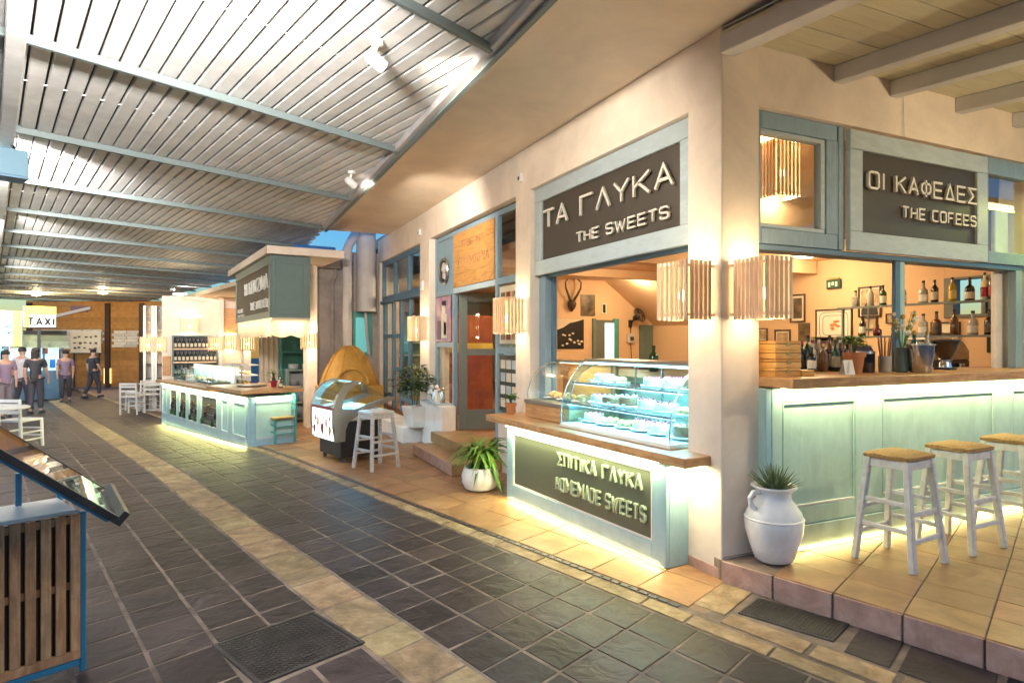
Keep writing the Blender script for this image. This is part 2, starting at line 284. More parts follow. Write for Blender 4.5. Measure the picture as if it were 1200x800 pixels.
# ---------------------------------------------------------------- stroke lettering (x right, z up, front face towards -y)
def arc(cx,cy,rx,ry,a0,a1,n=10): return [(cx+rx*math.cos(R(a0+(a1-a0)*i/n)),cy+ry*math.sin(R(a0+(a1-a0)*i/n))) for i in range(n+1)]
O_=[(.5,0),(.82,0),(1,.12),(1,.88),(.82,1),(.18,1),(0,.88),(0,.12),(.18,0),(.5,0)]
S_=[(1,.82),(.84,1),(.16,1),(0,.86),(0,.62),(.14,.53),(.86,.47),(1,.38),(1,.14),(.84,0),(.16,0),(0,.18)]
GL={'T':[[(0,1),(1,1)],[(.5,1),(.5,0)]],'A':[[(0,0),(.5,1),(1,0)],[(.2,.33),(.8,.33)]],'Γ':[[(0,0),(0,1),(1,1)]],'Λ':[[(0,0),(.5,1),(1,0)]],
'Y':[[(0,1),(.5,.48),(1,1)],[(.5,.48),(.5,0)]],'K':[[(0,0),(0,1)],[(1,1),(.05,.45)],[(.3,.6),(1,0)]],'H':[[(0,0),(0,1)],[(1,0),(1,1)],[(0,.5),(1,.5)]],
'E':[[(1,1),(0,1),(0,0),(1,0)],[(0,.5),(.9,.5)]],'S':[S_],'W':[[(0,1),(.27,0),(.5,.75),(.73,0),(1,1)]],'O':[O_],'I':[[(.5,0),(.5,1)]],
'Φ':[[(.5,-.05),(.5,1.05)],[(.5,.16),(.85,.2),(1,.36),(1,.64),(.85,.8),(.5,.84),(.15,.8),(0,.64),(0,.36),(.15,.2),(.5,.16)]],'Δ':[[(.5,.97),(.05,.04),(.95,.04),(.5,.97)]],
'Σ':[[(1,1),(0,1),(.6,.5),(0,0),(1,0)]],'C':[[(1,1),(.18,1),(0,.86),(0,.14),(.18,0),(1,0)]],'F':[[(0,0),(0,1),(1,1)],[(0,.5),(.85,.5)]],
'Π':[[(0,0),(0,1),(1,1),(1,0)]],'M':[[(0,0),(0,1),(.5,.35),(1,1),(1,0)]],'D':[[(0,0),(0,1),(.75,1),(1,.8),(1,.2),(.75,0),(0,0)]],'N':[[(0,0),(0,1),(1,0),(1,1)]],
'Z':[[(0,1),(1,1),(0,0),(1,0)]],'X':[[(0,0),(1,1)],[(0,1),(1,0)]],'B':[[(0,0),(0,1),(.8,1),(.95,.85),(.95,.65),(.8,.53),(0,.53)],[(.8,.53),(1,.4),(1,.15),(.82,0),(0,0)]],
'P':[[(0,0),(0,1),(.85,1),(1,.85),(1,.6),(.85,.45),(0,.45)]],'R':[[(0,0),(0,1),(.85,1),(1,.85),(1,.62),(.85,.48),(0,.48)],[(.5,.48),(1,0)]],'Ω':[[(0,0),(.3,0),(.3,.12),(.05,.3),(0,.5),(.05,.8),(.3,1),(.7,1),(.95,.8),(1,.5),(.95,.3),(.7,.12),(.7,0),(1,0)]],'L':[[(0,1),(0,0),(1,0)]],'U':[[(0,1),(0,.15),(.2,0),(.8,0),(1,.15),(1,1)]],'-':[[(.1,.5),(.9,.5)]]}
def stroke(g,pts,t,y0,y1):
    """one pen stroke as a solid ribbon with mitred corners"""
    P=[Vector(p) for p in pts]; closed=(P[0]-P[-1]).length<1e-5; n=len(P); L=[];Rr=[]
    for i in range(n):
        a=P[i-1] if i>0 else (P[n-2] if closed else None); b=P[i+1] if i<n-1 else (P[1] if closed else None)
        d1=(P[i]-a).normalized() if a is not None else None; d2=(b-P[i]).normalized() if b is not None else None
        if d1 is None: d1=d2
        if d2 is None: d2=d1
        m=(d1+d2); m=m.normalized() if m.length>.2 else d1
        nn=Vector((-m.y,m.x)); c=max(.45,nn.dot(Vector((-d1.y,d1.x)))); o=nn*(t/2/c); L.append(P[i]+o); Rr.append(P[i]-o)
    for i in range(n-1):
        q=[L[i],L[i+1],Rr[i+1],Rr[i]]
        g.add([(p.x,y0,p.y) for p in q]+[(p.x,y1,p.y) for p in q],[(0,1,2,3),(7,6,5,4),(0,4,5,1),(1,5,6,2),(2,6,7,3),(3,7,4,0)])
def lettering(parent,text,x0,x1,z0,h,t,m,y=-.02,depth=.018,wide=1.0,name='letter',narrow='I-'):
    """each letter a mesh of its own between x0 and x1"""
    wd=[(.55 if c==' ' else .28 if c in narrow else 1.4 if c in 'WM' else 1.0) for c in text]; gap=.22
    tot=sum(wd)+gap*(len(text)-1); k=(x1-x0)/tot; x=x0
    for c,wc in zip(text,wd):
        if c!=' ':
            g=G()
            for st in GL[c]: stroke(g,[(x+t/2+p[0]*(wc*k-t),z0+t/2+p[1]*(h-t)) for p in st],t,y,y+depth)
            g.done(name,m,parent)
        x+=(wc+gap)*k
# ================================================================ THE SETTING
def sheet(name,m,us,vs,dz,kind='structure'):
    vv=[];ff=[]
    for v in vs:
        for u in us: p=W(u,v,gz(v)+dz); vv.append(tuple(p))
    n=len(us)
    for j in range(len(vs)-1):
        for i in range(n-1): ff.append((j*n+i,j*n+i+1,(j+1)*n+i+1,(j+1)*n+i))
    return tag(G().add(vv,ff).done(name,m),kind=kind)
sheet('ground','mortar',[-400,-40,-8,20,60,400],[-400,-60,-8,9,40,60,400],-.06)
street=sheet('street','mortar',[-25,-8,3.335],[-6,0,3,6,9,12,20,34,58],0)
SH=.15
def paver_solid(g,u0,u1,a0,a1,top,jit=.004,bev=.0035,T=None):
    """one stone: a bevelled slab in street coordinates, uneven by a few millimetres"""
    q=[(u0,a0),(u1,a0),(u1,a1),(u0,a1)]; o=(u0+u1)/2,(a0+a1)/2; base=[];mid=[];tp=[]
    tl=[top+rnd.uniform(-.0025,.0025) for _ in q]
    for (u,a),z in zip(q,tl):
        u+=rnd.uniform(-jit,jit); a+=rnd.uniform(-jit,jit); v=a+SH*(u-1.55); zz=gz(v)
        ui=u+(bev if u<o[0] else -bev); ai=a+(bev if a<o[1] else -bev); vi=ai+SH*(ui-1.55)
        base.append(W(u,v,zz-.012)); mid.append(W(u,v,zz+z-bev*.7)); tp.append(W(ui,vi,zz+z))
    c=Vector(T) if T else Vector((0,0,0)); vs=[p-c for p in base+mid+tp]
    g.add(vs,[(3,2,1,0),(8,9,10,11)]+[(i,(i+1)%4,4+(i+1)%4,4+i) for i in range(4)]+[(4+i,4+(i+1)%4,8+(i+1)%4,8+i) for i in range(4)])
def joints(a,b,lo,hi,fixed=()):
    x=a;out=[a]
    while x<b: x+=rnd.uniform(lo,hi); out.append(x)
    for f in fixed:
        out=[y for y in out if abs(y-f)>.12]+[f]
    return sorted(out)
rows=[(.955-.32*(k+1),.955-.32*k) for k in range(18)]
JL=joints(1.2,38,.29,.35,(3.15,3.77)); JR=joints(.9,38,.27,.33)
stuff_s=G(); npav=0
def row(u0,u1,J,m,name,va,vb,hole=None,dz=.006):
    global npav
    g=.011
    for a0,a1 in zip(J[:-1],J[1:]):
        if hole and a1>hole[0]+.01 and a0<hole[1]-.01: continue
        u,v=(u0+u1)/2,(a0+a1)/2
        if va<=v<=vb and npav<296:
            c=W(u,v+SH*(u-1.55),gz(v)); gg=G(); paver_solid(gg,u0+g,u1-g,a0+g*.8,a1-g*.8,dz,T=c); gg.done(name,m,street,loc=c); npav+=1
        elif m=='slate': paver_solid(stuff_s,u0+g,u1-g,a0+g*.8,a1-g*.8,dz)
        else: paver_solid(band_s,u0+g*.6,u1-g*.6,a0+g*.5,a1-g*.5,dz)
band_s=G()
for i,(u0,u1) in enumerate([(1.255,1.555),(.955,1.255)]): row(u0,u1,JL,'slate','slate_paver',1.3,11.5,(3.15,3.77),.003)
for i,(u0,u1) in enumerate([(1.885,2.195),(2.195,2.50),(2.50,2.805),(2.805,3.125)]): row(u0,u1,JR,'slate','slate_paver',.7,11,None,.003)
for k,(u0,u1) in enumerate(rows): row(u0,u1,JL,'slate','slate_paver',(1.2,5,6.5)[k] if k<3 else 99,11 if k<3 else 0,None,.003)
npav=0
row(1.56,1.88,joints(1.0,38,.22,.52),'sandstone','sandstone_paver',0,13,dz=.004)
row(3.13,3.275,joints(.2,34,.32,.55),'sandstone','kerb_stone',0,13,dz=.008)
tag(stuff_s.done('far_slate_paving','slate',street),kind='stuff'); tag(band_s.done('far_sandstone_paving','sandstone',street),kind='stuff')
G().add([tuple(W(u,v,gz(v)+.004)) for v in (2.35,9,34) for u in (3.285,3.325)],[(0,1,3,2),(2,3,5,4)]).done('drain_channel','channel_metal',street)
gg=G()
for k in range(150):
    v=2.4+k*.08; a=W(3.284,v,gz(v)+.0065); b=W(3.326,v,gz(v)+.0065); gg.bar(a,b,.066,.005)
tag(gg.done('drain_grate','channel_metal',street),kind='stuff')
# left terrace, level with the street
terrace=sheet('terrace','grout',[3.335,14],[2.2,4,6,9,12,20,34],.002)
def tiles(parent,us,J,m,name,dz,cond,z0=0,limit=298,g=.004,rest=None):
    n=0
    for u0,u1 in zip(us[:-1],us[1:]):
        for a0,a1 in zip(J[:-1],J[1:]):
            u,v=(u0+u1)/2,(a0+a1)/2; c=W(u,v+SH*(u-1.55),gz(v)+z0)
            if not cond(c,u,v): continue
            gg=G(); paver_solid(gg,u0+g,u1-g,a0+g,a1-g,dz,jit=.0015,bev=.003,T=c-Vector((0,0,z0)))
            gg.done(name,m,parent,loc=c); n+=1
    return n
tu=[3.337+.405*k for k in range(10)]; tj=[2.05+.41*k for k in range(30)]
tiles(terrace,tu,tj,'terracotta','terrace_tile',.010,lambda c,u,v: (c.x<3.3 or c.y>14) and v>1.9 and c.y<14 and (c.y>3.0 or u<3.9) )
# stone strip between street and step, right of the corner
strip=sheet('paved_strip','mortar',[3.335,3.9],[-4,2.2,2.4],.001)
for u0,u1,a0,a1,m in [(3.40,3.86,1.83,2.12,'sandstone'),(3.30,3.47,1.32,1.82,'sandstone'),(3.30,3.47,.90,1.30,'sandstone'),(3.30,3.47,.5,.88,'sandstone'),(3.49,3.86,.94,1.18,'slate'),(3.49,3.86,.52,.92,'slate'),(3.49,3.86,.10,.50,'slate'),(3.49,3.86,-.4,.08,'slate'),(3.30,3.47,-.1,.48,'sandstone')]:
    gg=G(); c=W((u0+u1)/2,(a0+a1)/2+SH*((u0+u1)/2-1.55)); paver_solid(gg,u0+.008,u1-.008,a0+.008,a1-.008,.008,T=c); gg.done('stone_paver',m,strip,loc=c)
# raised bar terrace
bt=tag(G().poly([tuple(W(3.875,2.44)[:2]),tuple(W(3.875,-4)[:2]),tuple(W(11,-4)[:2]),tuple(W(12,2.0)[:2]),(9.4,3.5),(3.16,3.5)],0,.148).done('bar_terrace','grout'),kind='structure')
bj=[2.42-.372*k for k in range(18)][::-1]; bu=[3.868]+[3.868+.31*k for k in range(1,17)]
def btile(c,u,v): return c.y<3.55 and c.x>3.0 and c.x<8.2 and not (c.x<3.6 and c.y>3.36)
def shear_v(a,u): return a
nb=0
for u0,u1 in zip(bu[:-1],bu[1:]):
    for a0,a1 in zip(bj[:-1],bj[1:]):
        # joints run square to the step with the same slight skew as the street
        am=(a0+a1)/2; um=(u0+u1)/2; k=.15
        q=[(u0,a0),(u1,a0),(u1,a1),(u0,a1)]; P=[W(u,a+k*(u-3.868)) for u,a in q]; c=sum(P,Vector())/4
        if not btile(c,um,am): continue
        if max(p.y for p in P)>3.34 and min(p.x for p in P)<3.5: continue
        if c.y<-.8: continue
        gg=G(); vs=[];t=[];s_=.0028
        for p in P: d=(c-p); d.z=0; e=d.normalized()*s_*1.4; vs.append(p+e)
        ins=[p+(c-p).normalized()*.005 for p in vs]
        gg.add([p-c+Vector((0,0,.14)) for p in vs]+[p-c+Vector((0,0,.1565)) for p in vs]+[p-c+Vector((0,0,.1595+rnd.uniform(-.001,.001))) for p in ins],
               [(8,9,10,11)]+[(i,(i+1)%4,4+(i+1)%4,4+i) for i in range(4)]+[(4+i,4+(i+1)%4,8+(i+1)%4,8+i) for i in range(4)])
        gg.done('terrace_tile','terracotta',bt,loc=c); nb+=1
for a0,a1 in zip(bj[:-1],bj[1:]):
    if a1<-1: continue
    p0,p1=W(3.862,a0+.006),W(3.862,a1-.006); c=(p0+p1)/2
    gg=G(); gg.bar(p0-c+Vector((0,0,.077)),p1-c+Vector((0,0,.077)),.014,.150); gg.done('riser_tile','riser_tile',bt,bevel=.003,loc=c)
# ================================================================ THE SHOP
shop=thing('shop_building','cream rendered shop building with blue framed openings and a wide soffit over the pavement','building',(3.145,3.33,0))
OX,OY=3.145,3.33
def wb(name,m,x0,x1,y0,y1,z0,z1,parent=None,bevel=.004,**k):
    return G().box(x0-OX,x1-OX,y0-OY,y1-OY,z0,z1,**k).done(name,m,parent or shop,bevel=bevel)
fac=[(3.33,0),(3.675,0),(3.675,3.335),(6.273,3.335),(6.273,0),(6.65,0),(6.65,3.335),(9.955,3.335),(9.955,0),(10.485,0),(10.485,3.335),(13.45,3.335),(13.45,0),(13.62,0),(13.62,3.82),(3.33,3.82)]
g=G(); n=len(fac); g.add([(x-OX,y-OY,z) for x in (3.145,3.49) for y,z in fac],[tuple(range(n)),tuple(range(2*n-1,n-1,-1))]+[(i,(i+1)%n,n+(i+1)%n,n+i) for i in range(n)])
g.done('wall','plaster',shop,bevel=.012,seg=2,bsel=lambda e:all(v.co.x<.01 for v in e.verts))
wb('plinth_tile','riser_tile',3.137,3.30,3.342,3.665,.0,.085,bevel=.003)
for y0,y1 in [(3.30,3.328)]: wb('plinth_tile','riser_tile',3.150,3.50,3.322,3.329,.16,.165,bevel=.001)
wb('wall','plaster',3.49,9.2,3.33,3.60,3.325,3.80,bevel=0)
wb('pillar','white_plaster',6.70,6.92,3.50,3.54,.30,2.90,bevel=.008)
wb('wall','plaster',6.95,9.2,3.33,3.60,.16,3.323,bevel=.006)
wb('soffit','soffit_paint',1.80,3.40,-2.5,12.7,3.822,3.96,bevel=.006)
wb('roof_slab','grey_plaster',3.40,10,3.3,20.5,3.823,4.05)
wb('floor','terracotta',3.30,9.0,3.62,20.2,.16,.30)
wb('inner_wall','inner_plaster',8.5,8.7,5.02,20.2,.3,3.82)
wb('inner_wall','inner_plaster',8.5,8.7,3.60,4.45,.3,3.82)
wb('inner_wall','inner_plaster',8.5,8.7,4.45,5.02,.3,1.95); wb('inner_wall','inner_plaster',8.5,8.7,4.45,5.02,2.46,3.82)
wn=wb('window_frame','olive_paint',8.47,8.62,4.45,4.50,1.95,2.46)
for a,b,c,d in [(4.90,5.02,1.95,2.46),(4.50,4.90,1.95,1.99),(4.50,4.90,2.43,2.46),(4.53,4.58,1.99,2.43)]: wb('window_frame','olive_paint',8.47,8.62,a,b,c,d)
wb('inner_wall','inner_plaster',5.5,8.5,11.0,11.15,.3,2.9)
wb('inner_wall','inner_plaster',3.5,8.5,20.0,20.2,.3,3.82)
wb('inner_wall','inner_plaster',8.2,8.5,3.6,3.7,.3,3.82)
wb('ceiling','inner_plaster',3.62,8.5,4.45,20,2.90,3.0)
wb('ceiling','inner_plaster',3.492,8.5,3.60,4.45,3.62,3.7)
wb('bulkhead','inner_plaster',3.62,8.49,4.40,4.45,2.70,3.62)
wb('ceiling_beam','inner_plaster',3.6,8.45,6.9,7.15,2.70,2.90); 
wb('ceiling_beam','inner_plaster',3.6,8.45,9.2,9.4,2.76,2.90)
G().prof([(2.92,0),(2.9,0),(2.02,0),(2.02,0)],0,1)
st=G(); st.T=Matrix.Translation((-OX,-OY,0))
y0,y1=9.3,10.995
pr=[(7.25,2.9),(8.5,1.98),(8.5,2.30),(7.75,2.9)]
st.add([(x,y0,z) for x,z in pr]+[(x,y1,z) for x,z in pr],[(0,1,2,3),(7,6,5,4),(0,4,5,1),(1,5,6,2),(2,6,7,3),(3,7,4,0)]).done('stair_soffit','inner_plaster',shop)
# back-wall doors in the sweets room
def wd(name,m,x0,x1,z0,z1,y=11.0,d=.04): return wb(name,m,x0,x1,y-d,y-.001,z0,z1)
dr=wd('door','olive_paint',6.96,7.55,.3,2.09); 
wb('door_light','kiosk_light',7.21,7.44,10.948,10.958,.6,2.03,parent=None); wd('door_frame','teal_paint',7.44,7.56,.3,2.12,d=.055); wd('door_frame','sage_paint',6.93,7.0,.3,2.12,d=.055)
wd('door','sage_paint',8.10,8.44,.3,2.0)
# ---- door bay frames (opening y 6.65..9.955, frames 0.1 back)
def fr(name,y0,y1,z0,z1,m='blue_paint',x0=3.247,x1=3.31,parent=None): return wb(name,m,x0,x1,y0,y1,z0,z1,parent=parent)
f=fr('shopfront_frame',9.885,9.953,.70,3.318); 
for a in [(6.652,6.72,.3,3.318),(9.05,9.12,.3,3.318),(7.40,7.47,.3,3.318)]: fr('mullion',a[0],a[1],a[2],a[3],x0=3.243)
for a in [(6.72,7.40,3.25,3.318),(7.47,9.05,3.25,3.318),(9.12,9.885,3.25,3.318),(6.72,7.40,2.37,2.46),(9.12,9.885,2.37,2.46),(9.12,9.885,1.56,1.64),(6.72,7.40,1.50,1.58),(6.72,7.40,.62,.74)]: fr('rail',*a)
fr('transom',7.47,9.05,2.37,2.45,m='pale_blue_paint',x0=3.238)
for a in [(6.72,7.40,2.46,3.25),(6.72,7.40,1.58,2.37),(6.72,7.40,.74,1.50),(9.12,9.885,.72,1.56)]: fr('pane',*a,m='glass',x0=3.275,x1=3.281,parent=f)
fr('fixed_panel',9.12,9.885,2.46,3.25,x0=3.265,x1=3.29)
wb('wall','white_plaster',3.02,3.245,8.95,9.95,.012,.68,bevel=.01)
wb('sill','pale_blue_paint',3.0,3.246,9.13,9.96,.682,.705)
wb('wall','plaster',3.25,3.45,6.655,7.395,.0,.618)
wb('step','terracotta',2.58,3.24,7.25,8.94,.012,.16,bevel=.006); wb('step','terracotta',2.88,3.40,7.40,9.05,.162,.31,bevel=.006)
for k in range(4): wb('riser_tile','riser_tile',2.572,2.579,7.255+.42*k,7.255+.42*k+.412,.02,.155,bevel=.002)
wb('planter_ledge','white_plaster',2.70,3.144,9.97,13.4,.0,.265,bevel=.012)
# ---- far window bay (y 10.485..13.45)
for a in [(10.487,10.55),(13.38,13.448),(11.40,11.47),(12.42,12.49)]: wb('window_frame','deep_blue_paint',3.20,3.28,a[0],a[1],2.50,3.333)
for z0,z1 in [(3.24,3.333),(2.50,2.60)]: wb('window_frame','deep_blue_paint',3.205,3.275,10.55,13.38,z0,z1)
for z0,z1 in [(2.44,2.50)]: wb('window_frame','deep_blue_paint',3.16,3.27,10.487,13.448,z0,z1)
for y0,y1 in [(10.55,11.40),(11.47,12.42),(12.49,13.38)]: wb('pane','glass',3.235,3.241,y0,y1,2.60,3.24)
for a in [(10.487,10.56),(11.42,11.50),(12.02,12.10),(12.62,12.70),(13.30,13.448)]: wb('window_frame','deep_blue_paint',3.22,3.29,a[0],a[1],.30,2.438)
for a in [(12.10,12.62,1.72,1.80),(12.10,12.62,1.06,1.14),(10.56,11.42,.50,.58),(11.5,12.02,.5,.58),(12.7,13.3,.5,.58),(12.70,13.30,1.72,1.80)]: wb('window_frame','deep_blue_paint',3.225,3.285,*a)
for a in [(10.56,11.42),(11.50,12.02),(12.70,13.30)]: wb('pane','glass',3.25,3.256,a[0],a[1],.58,2.438)
wb('inner_wall','teal_paint',3.6,5.4,15.0,15.1,.3,1.75); wb('inner_wall','red_cloth',3.62,4.1,14.9,14.98,.5,1.2)
for z in (1.0,1.3,1.6): wb('inner_shelf','pale_blue_paint',3.7,5.2,14.7,14.99,z,z+.04)
wb('hanging_cloth','red_cloth',3.62,4.55,10.6,10.64,.35,2.12); wb('hanging_cloth','yellow_cloth',3.62,4.55,10.57,10.6,1.45,1.62)
# ---- sweets opening: blue jamb post and inner head
wb('jamb_post','blue_paint',3.26,3.34,6.13,6.27,.85,2.368); wb('jamb_post','deep_blue_paint',3.342,3.40,6.12,6.272,.85,2.37)
wb('head_board','deep_blue_paint',3.30,3.36,3.677,6.272,2.355,2.40)
# ---- bar opening: corner window, post, right window
bw=wb('bar_window_frame','blue_paint',3.492,3.56,3.375,3.45,2.36,3.322)
for a in [(3.56,4.36,3.375,3.45,3.20,3.322),(3.56,4.36,3.37,3.45,2.36,2.475),(4.24,4.37,3.375,3.45,2.475,3.20),(4.372,4.44,3.372,3.45,2.362,3.322)]: wb('bar_window_frame','blue_paint',*a)
for a in [(3.562,4.235,3.385,3.45,3.165,3.198),(3.562,4.235,3.385,3.45,2.477,2.51),(4.19,4.237,3.385,3.45,2.51,3.165)]: wb('window_sash','pale_blue_paint',*a)
wb('pane','glass',3.562,4.19,3.42,3.426,2.51,3.165,parent=bw)
for a in [(6.26,6.33,3.36,3.44,2.36,3.322),(6.33,9.0,3.36,3.44,3.17,3.322),(6.33,9.0,3.36,3.44,2.36,2.47),(7.4,7.5,3.36,3.44,2.47,3.17)]: wb('bar_window_frame','blue_paint',*a)
wb('pane','glass',6.33,7.4,3.40,3.406,2.47,3.17)
wb('sill_board','deep_blue_paint',3.50,9.0,3.375,3.52,2.315,2.357)
wb('post','deep_blue_paint',5.07,5.135,3.385,3.42,1.402,2.314); wb('post','seafoam_paint',5.136,5.20,3.39,3.42,1.402,2.314)
wb('post','blue_paint',6.79,6.90,3.37,3.44,1.402,2.314)
# alcove back wall
wb('wall','grey_plaster',1.72,3.62,13.625,13.85,-.2,3.55,bevel=.008)
wb('alcove_window','teal_paint',2.60,3.02,13.58,13.62,1.35,2.28); wb('alcove_pane','dim_teal',2.66,2.90,13.57,13.579,1.42,2.16)
wb('fascia','grey_plaster',1.72,2.3,13.3,13.62,3.16,3.36)
for y in (6.47,10.43): 
    s=wb('sensor','white_plastic',3.10,3.143,y-.035,y+.035,3.46,3.56); wb('sensor_lens','dark_grey',3.094,3.099,y-.015,y+.015,3.48,3.52,parent=shop,bevel=0)
s=wb('alarm_box','white_plastic',3.085,3.143,10.16,10.30,2.50,2.66,bevel=.02)
# ================================================================ STREET CANOPY
can=thing('street_canopy','long white slatted metal canopy on grey steel purlins over the paved street','canopy',(0,0,0))
EX=1.70
def edge_u(v): return (EX+CV*v)/CU
u=-2.6
slat_prof=[(-.057,.034),(-.057,.011),(-.049,0),(.049,0),(.057,.011),(.057,.034)]
VEND=38
while u<6.3:
    vs=max(-2.6,(CU*u-EX)/CV-.16)
    if vs<VEND-1:
        L=VEND-vs; g=G(); z=3.70
        g.T=Matrix.Rotation(ST,4,'Z')
        g.add([(x,y,zz) for y in (0,L) for x,zz in slat_prof],[(5,4,3,2,1,0),(6,7,8,9,10,11)]+[(i,(i+1)%6,6+(i+1)%6,6+i) for i in range(6)])
        g.done('slat','canopy_slat',can,loc=W(u,vs,z+rnd.uniform(-.002,.002)))
    u+=.131
for k in range(-2,16):
    v0=2.95+2.32*k; ua=-2.7
    ub=(EX+CV*(v0-.03))/(CU-CV*.19) if v0<17 else 6.3
    ub=min(ub,6.3)
    a=W(ua,v0+.19*(ua-.13),3.655); b=W(ub,v0+.19*(ub-.13),3.655); c=(a+b)/2+Vector((0,0,.012))
    G().bar(a-c,b-c,.038,.062).done('purlin','canopy_steel',can,bevel=.004,loc=c)
    if k>=0 and k<8:   # small clips where slats meet the purlin
        gg=G()
        for q in range(60):
            uu=-2.6+.131*q+.065
            if uu<ub: p=W(uu,v0+.19*(uu-.13)+.045,3.695); gg.box(p.x-.016,p.x+.016,p.y-.012,p.y+.012,3.690,3.704)
        tag(gg.done('slat_clip','canopy_steel',can),kind='stuff')
    if k>=0 and k<6:   # slat joint straps halfway
        gg=G()
        for q in range(60):
            uu=-2.6+.131*q+.065
            if uu<ub-.2: p=W(uu,v0+1.0+.19*(uu-.13),3.708); gg.box(p.x-.02,p.x+.02,p.y-.006,p.y+.006,3.704,3.712)
        tag(gg.done('slat_strap','canopy_slat',can),kind='stuff')
for ua in (.13,): 
    a,b=W(ua,-2.5,3.64),W(ua,VEND,3.64); c=(a+b)/2; G().bar(a-c,b-c,.11,.118).done('main_beam','canopy_slat',can,bevel=.006,loc=c)
c=Vector((EX+.03,4.6,3.70)); G().box(-.05,.045,-7.1,7.1,-.06,.10).done('edge_beam','galvanised',can,bevel=.004,loc=c)
G().box(-.012,.03,-7.1,7.1,-.085,-.061).done('edge_trim','canopy_steel',can,loc=c+Vector((.02,0,0)))
a=[W(-2.7,-2.6,3.86),W(edge_u(-2.6),-2.6,3.86),W(edge_u(17.6),17.6,3.86),W(6.3,VEND,3.86),W(-2.7,VEND,3.86)]
G().poly([tuple(p[:2]) for p in a],3.86,3.88).done('cover_sheet','dark_grey',can)
# ================================================================ BAR ROOF
bro=thing('bar_roof','lean-to timber roof with grey white rafters and boards above the bar terrace','roof',(3.145,3.33,3.6))
def rz(y): return 3.625+.086*(y-3.33)
rx=[3.19,4.31,4.965,5.83,6.69,7.55]
for i,x in enumerate(rx):
    y0,y1=-1.2,3.328; g=G(); g.T=Matrix.Translation((-3.145,-3.33,-3.6))
    w_=.065 if i==0 else .05
    g.add([(x+sx,y,rz(y)+dz) for y in (y0,y1) for sx,dz in ((-w_,0),(w_,0),(w_,.125),(-w_,.125))],[(3,2,1,0),(4,5,6,7),(0,1,5,4),(1,2,6,5),(2,3,7,6),(3,0,4,7)]).done('rafter','white_beam',bro,bevel=.005)
y=3.326
while y>-1.2:
    y2=y-.19; g=G(); g.T=Matrix.Translation((-3.145,-3.33,-3.6)); e=rnd.uniform(0,.002)
    g.add([(x,yy,rz(yy)+.1255+e+dz) for dz in (0,.022) for x,yy in ((3.13,y2+.006),(8.3,y2+.006),(8.3,y),(3.13,y))],[(3,2,1,0),(4,5,6,7),(0,1,5,4),(1,2,6,5),(2,3,7,6),(3,0,4,7)]).done('roof_board','grey_board',bro)
    y=y2
G().box(0,5.2,-4.5,.0,.20,.21).done('roof_sheet','white_beam',bro,loc=(0,0,0),rot=(R(4.9),0,0))
G().tube([(1.92,-.012,.10),(1.93,-.01,-.05),(1.93,-.015,-.28)],.004,5).done('cable','white_plastic',bro)
# ================================================================ SIGNS
def fascia_sign(name,label,loc,rz,L,z0,z1,fw,m_frame='pale_blue_paint'):
    t=thing(name,label,'sign',loc,rz)
    H=z1-z0
    G().box(0,L,-.045,.0,0,fw).done('frame','%s'%m_frame,t,bevel=.006); G().box(0,L,-.045,.0,H-fw,H).done('frame',m_frame,t,bevel=.006)
    G().box(0,fw,-.044,.0,fw+.001,H-fw-.001).done('frame',m_frame,t,bevel=.006); G().box(L-fw,L,-.044,.0,fw+.001,H-fw-.001).done('frame',m_frame,t,bevel=.006)
    G().box(fw,L-fw,-.018,.0,fw,H-fw).done('board','sign_board',t)
    return t
s1=fascia_sign('fascia_sign','brown fascia sign with raised white letters reading ΤΑ ΓΛΥΚΑ and THE SWEETS',(3.245,6.268,2.38),R(-90),2.588,2.38,3.335,.155)
lettering(s1,'TA ΓΛYKA',.21,2.37,.48,.20,.024,'letter_white',y=-.055,depth=.022,wide=1)
lettering(s1,'THE SWEETS',0.90,2.31,.235,.105,.0155,'letter_white',y=-.05,depth=.02)
s2=fascia_sign('fascia_sign','brown fascia sign with raised white letters reading ΟΙ ΚΑΦΕΔΕΣ and THE COFEES',(4.445,3.372,2.358),0,1.815,2.358,3.30,.15,'pale_blue_paint')
lettering(s2,'OI KAΦEΔEΣ',.20,1.635,.495,.145,.018,'letter_white',y=-.055,depth=.022)
lettering(s2,'THE COFEES',.62,1.635,.30,.10,.0145,'letter_white',y=-.05,depth=.02)
s3=thing('tavern_board','varnished timber tavern board with burnt Greek lettering above the open door','sign',(3.262,9.04,2.455),R(-90))
for k in range(4): G().box(.0,1.55,-.03+.002*(k%2),.01,.199*k+.001,.199*k+.198).done('plank','amber_wood',s3,bevel=.003)
lettering(s3,'TABEPNA',.35,1.2,.56,.10,.010,'larch_slat',y=-.034,depth=.006); lettering(s3,'ΣOYMAPIA',.18,1.40,.28,.15,.013,'larch_slat',y=-.034,depth=.006)
t=thing('carved_disc','grey carved round relief mounted on the blue panel beside the tavern board','ornament',(3.262,9.50,2.76),R(-90))
G().lathe([(.20,0),(.215,.02),(.20,.045),(.165,.03),(.165,0)],28).done('ring','brushed_steel',t,smooth=True,rot=(R(90),0,0))
g=G()
g.add([(-.02,-.03,.14),(.06,-.03,.09),(.10,-.03,.0),(.03,-.03,-.05),(.06,-.03,-.14),(-.05,-.03,-.10),(-.04,-.03,.0),(-.12,-.03,.03),(-.02,-.001,.14),(.06,-.001,.09),(.10,-.001,.0),(.03,-.001,-.05),(.06,-.001,-.14),(-.05,-.001,-.10),(-.04,-.001,0),(-.12,-.001,.03)],[tuple(range(8)),tuple(range(15,7,-1))]+[(i,(i+1)%8,8+(i+1)%8,8+i) for i in range(8)])
g.done('relief','galvanised',t)
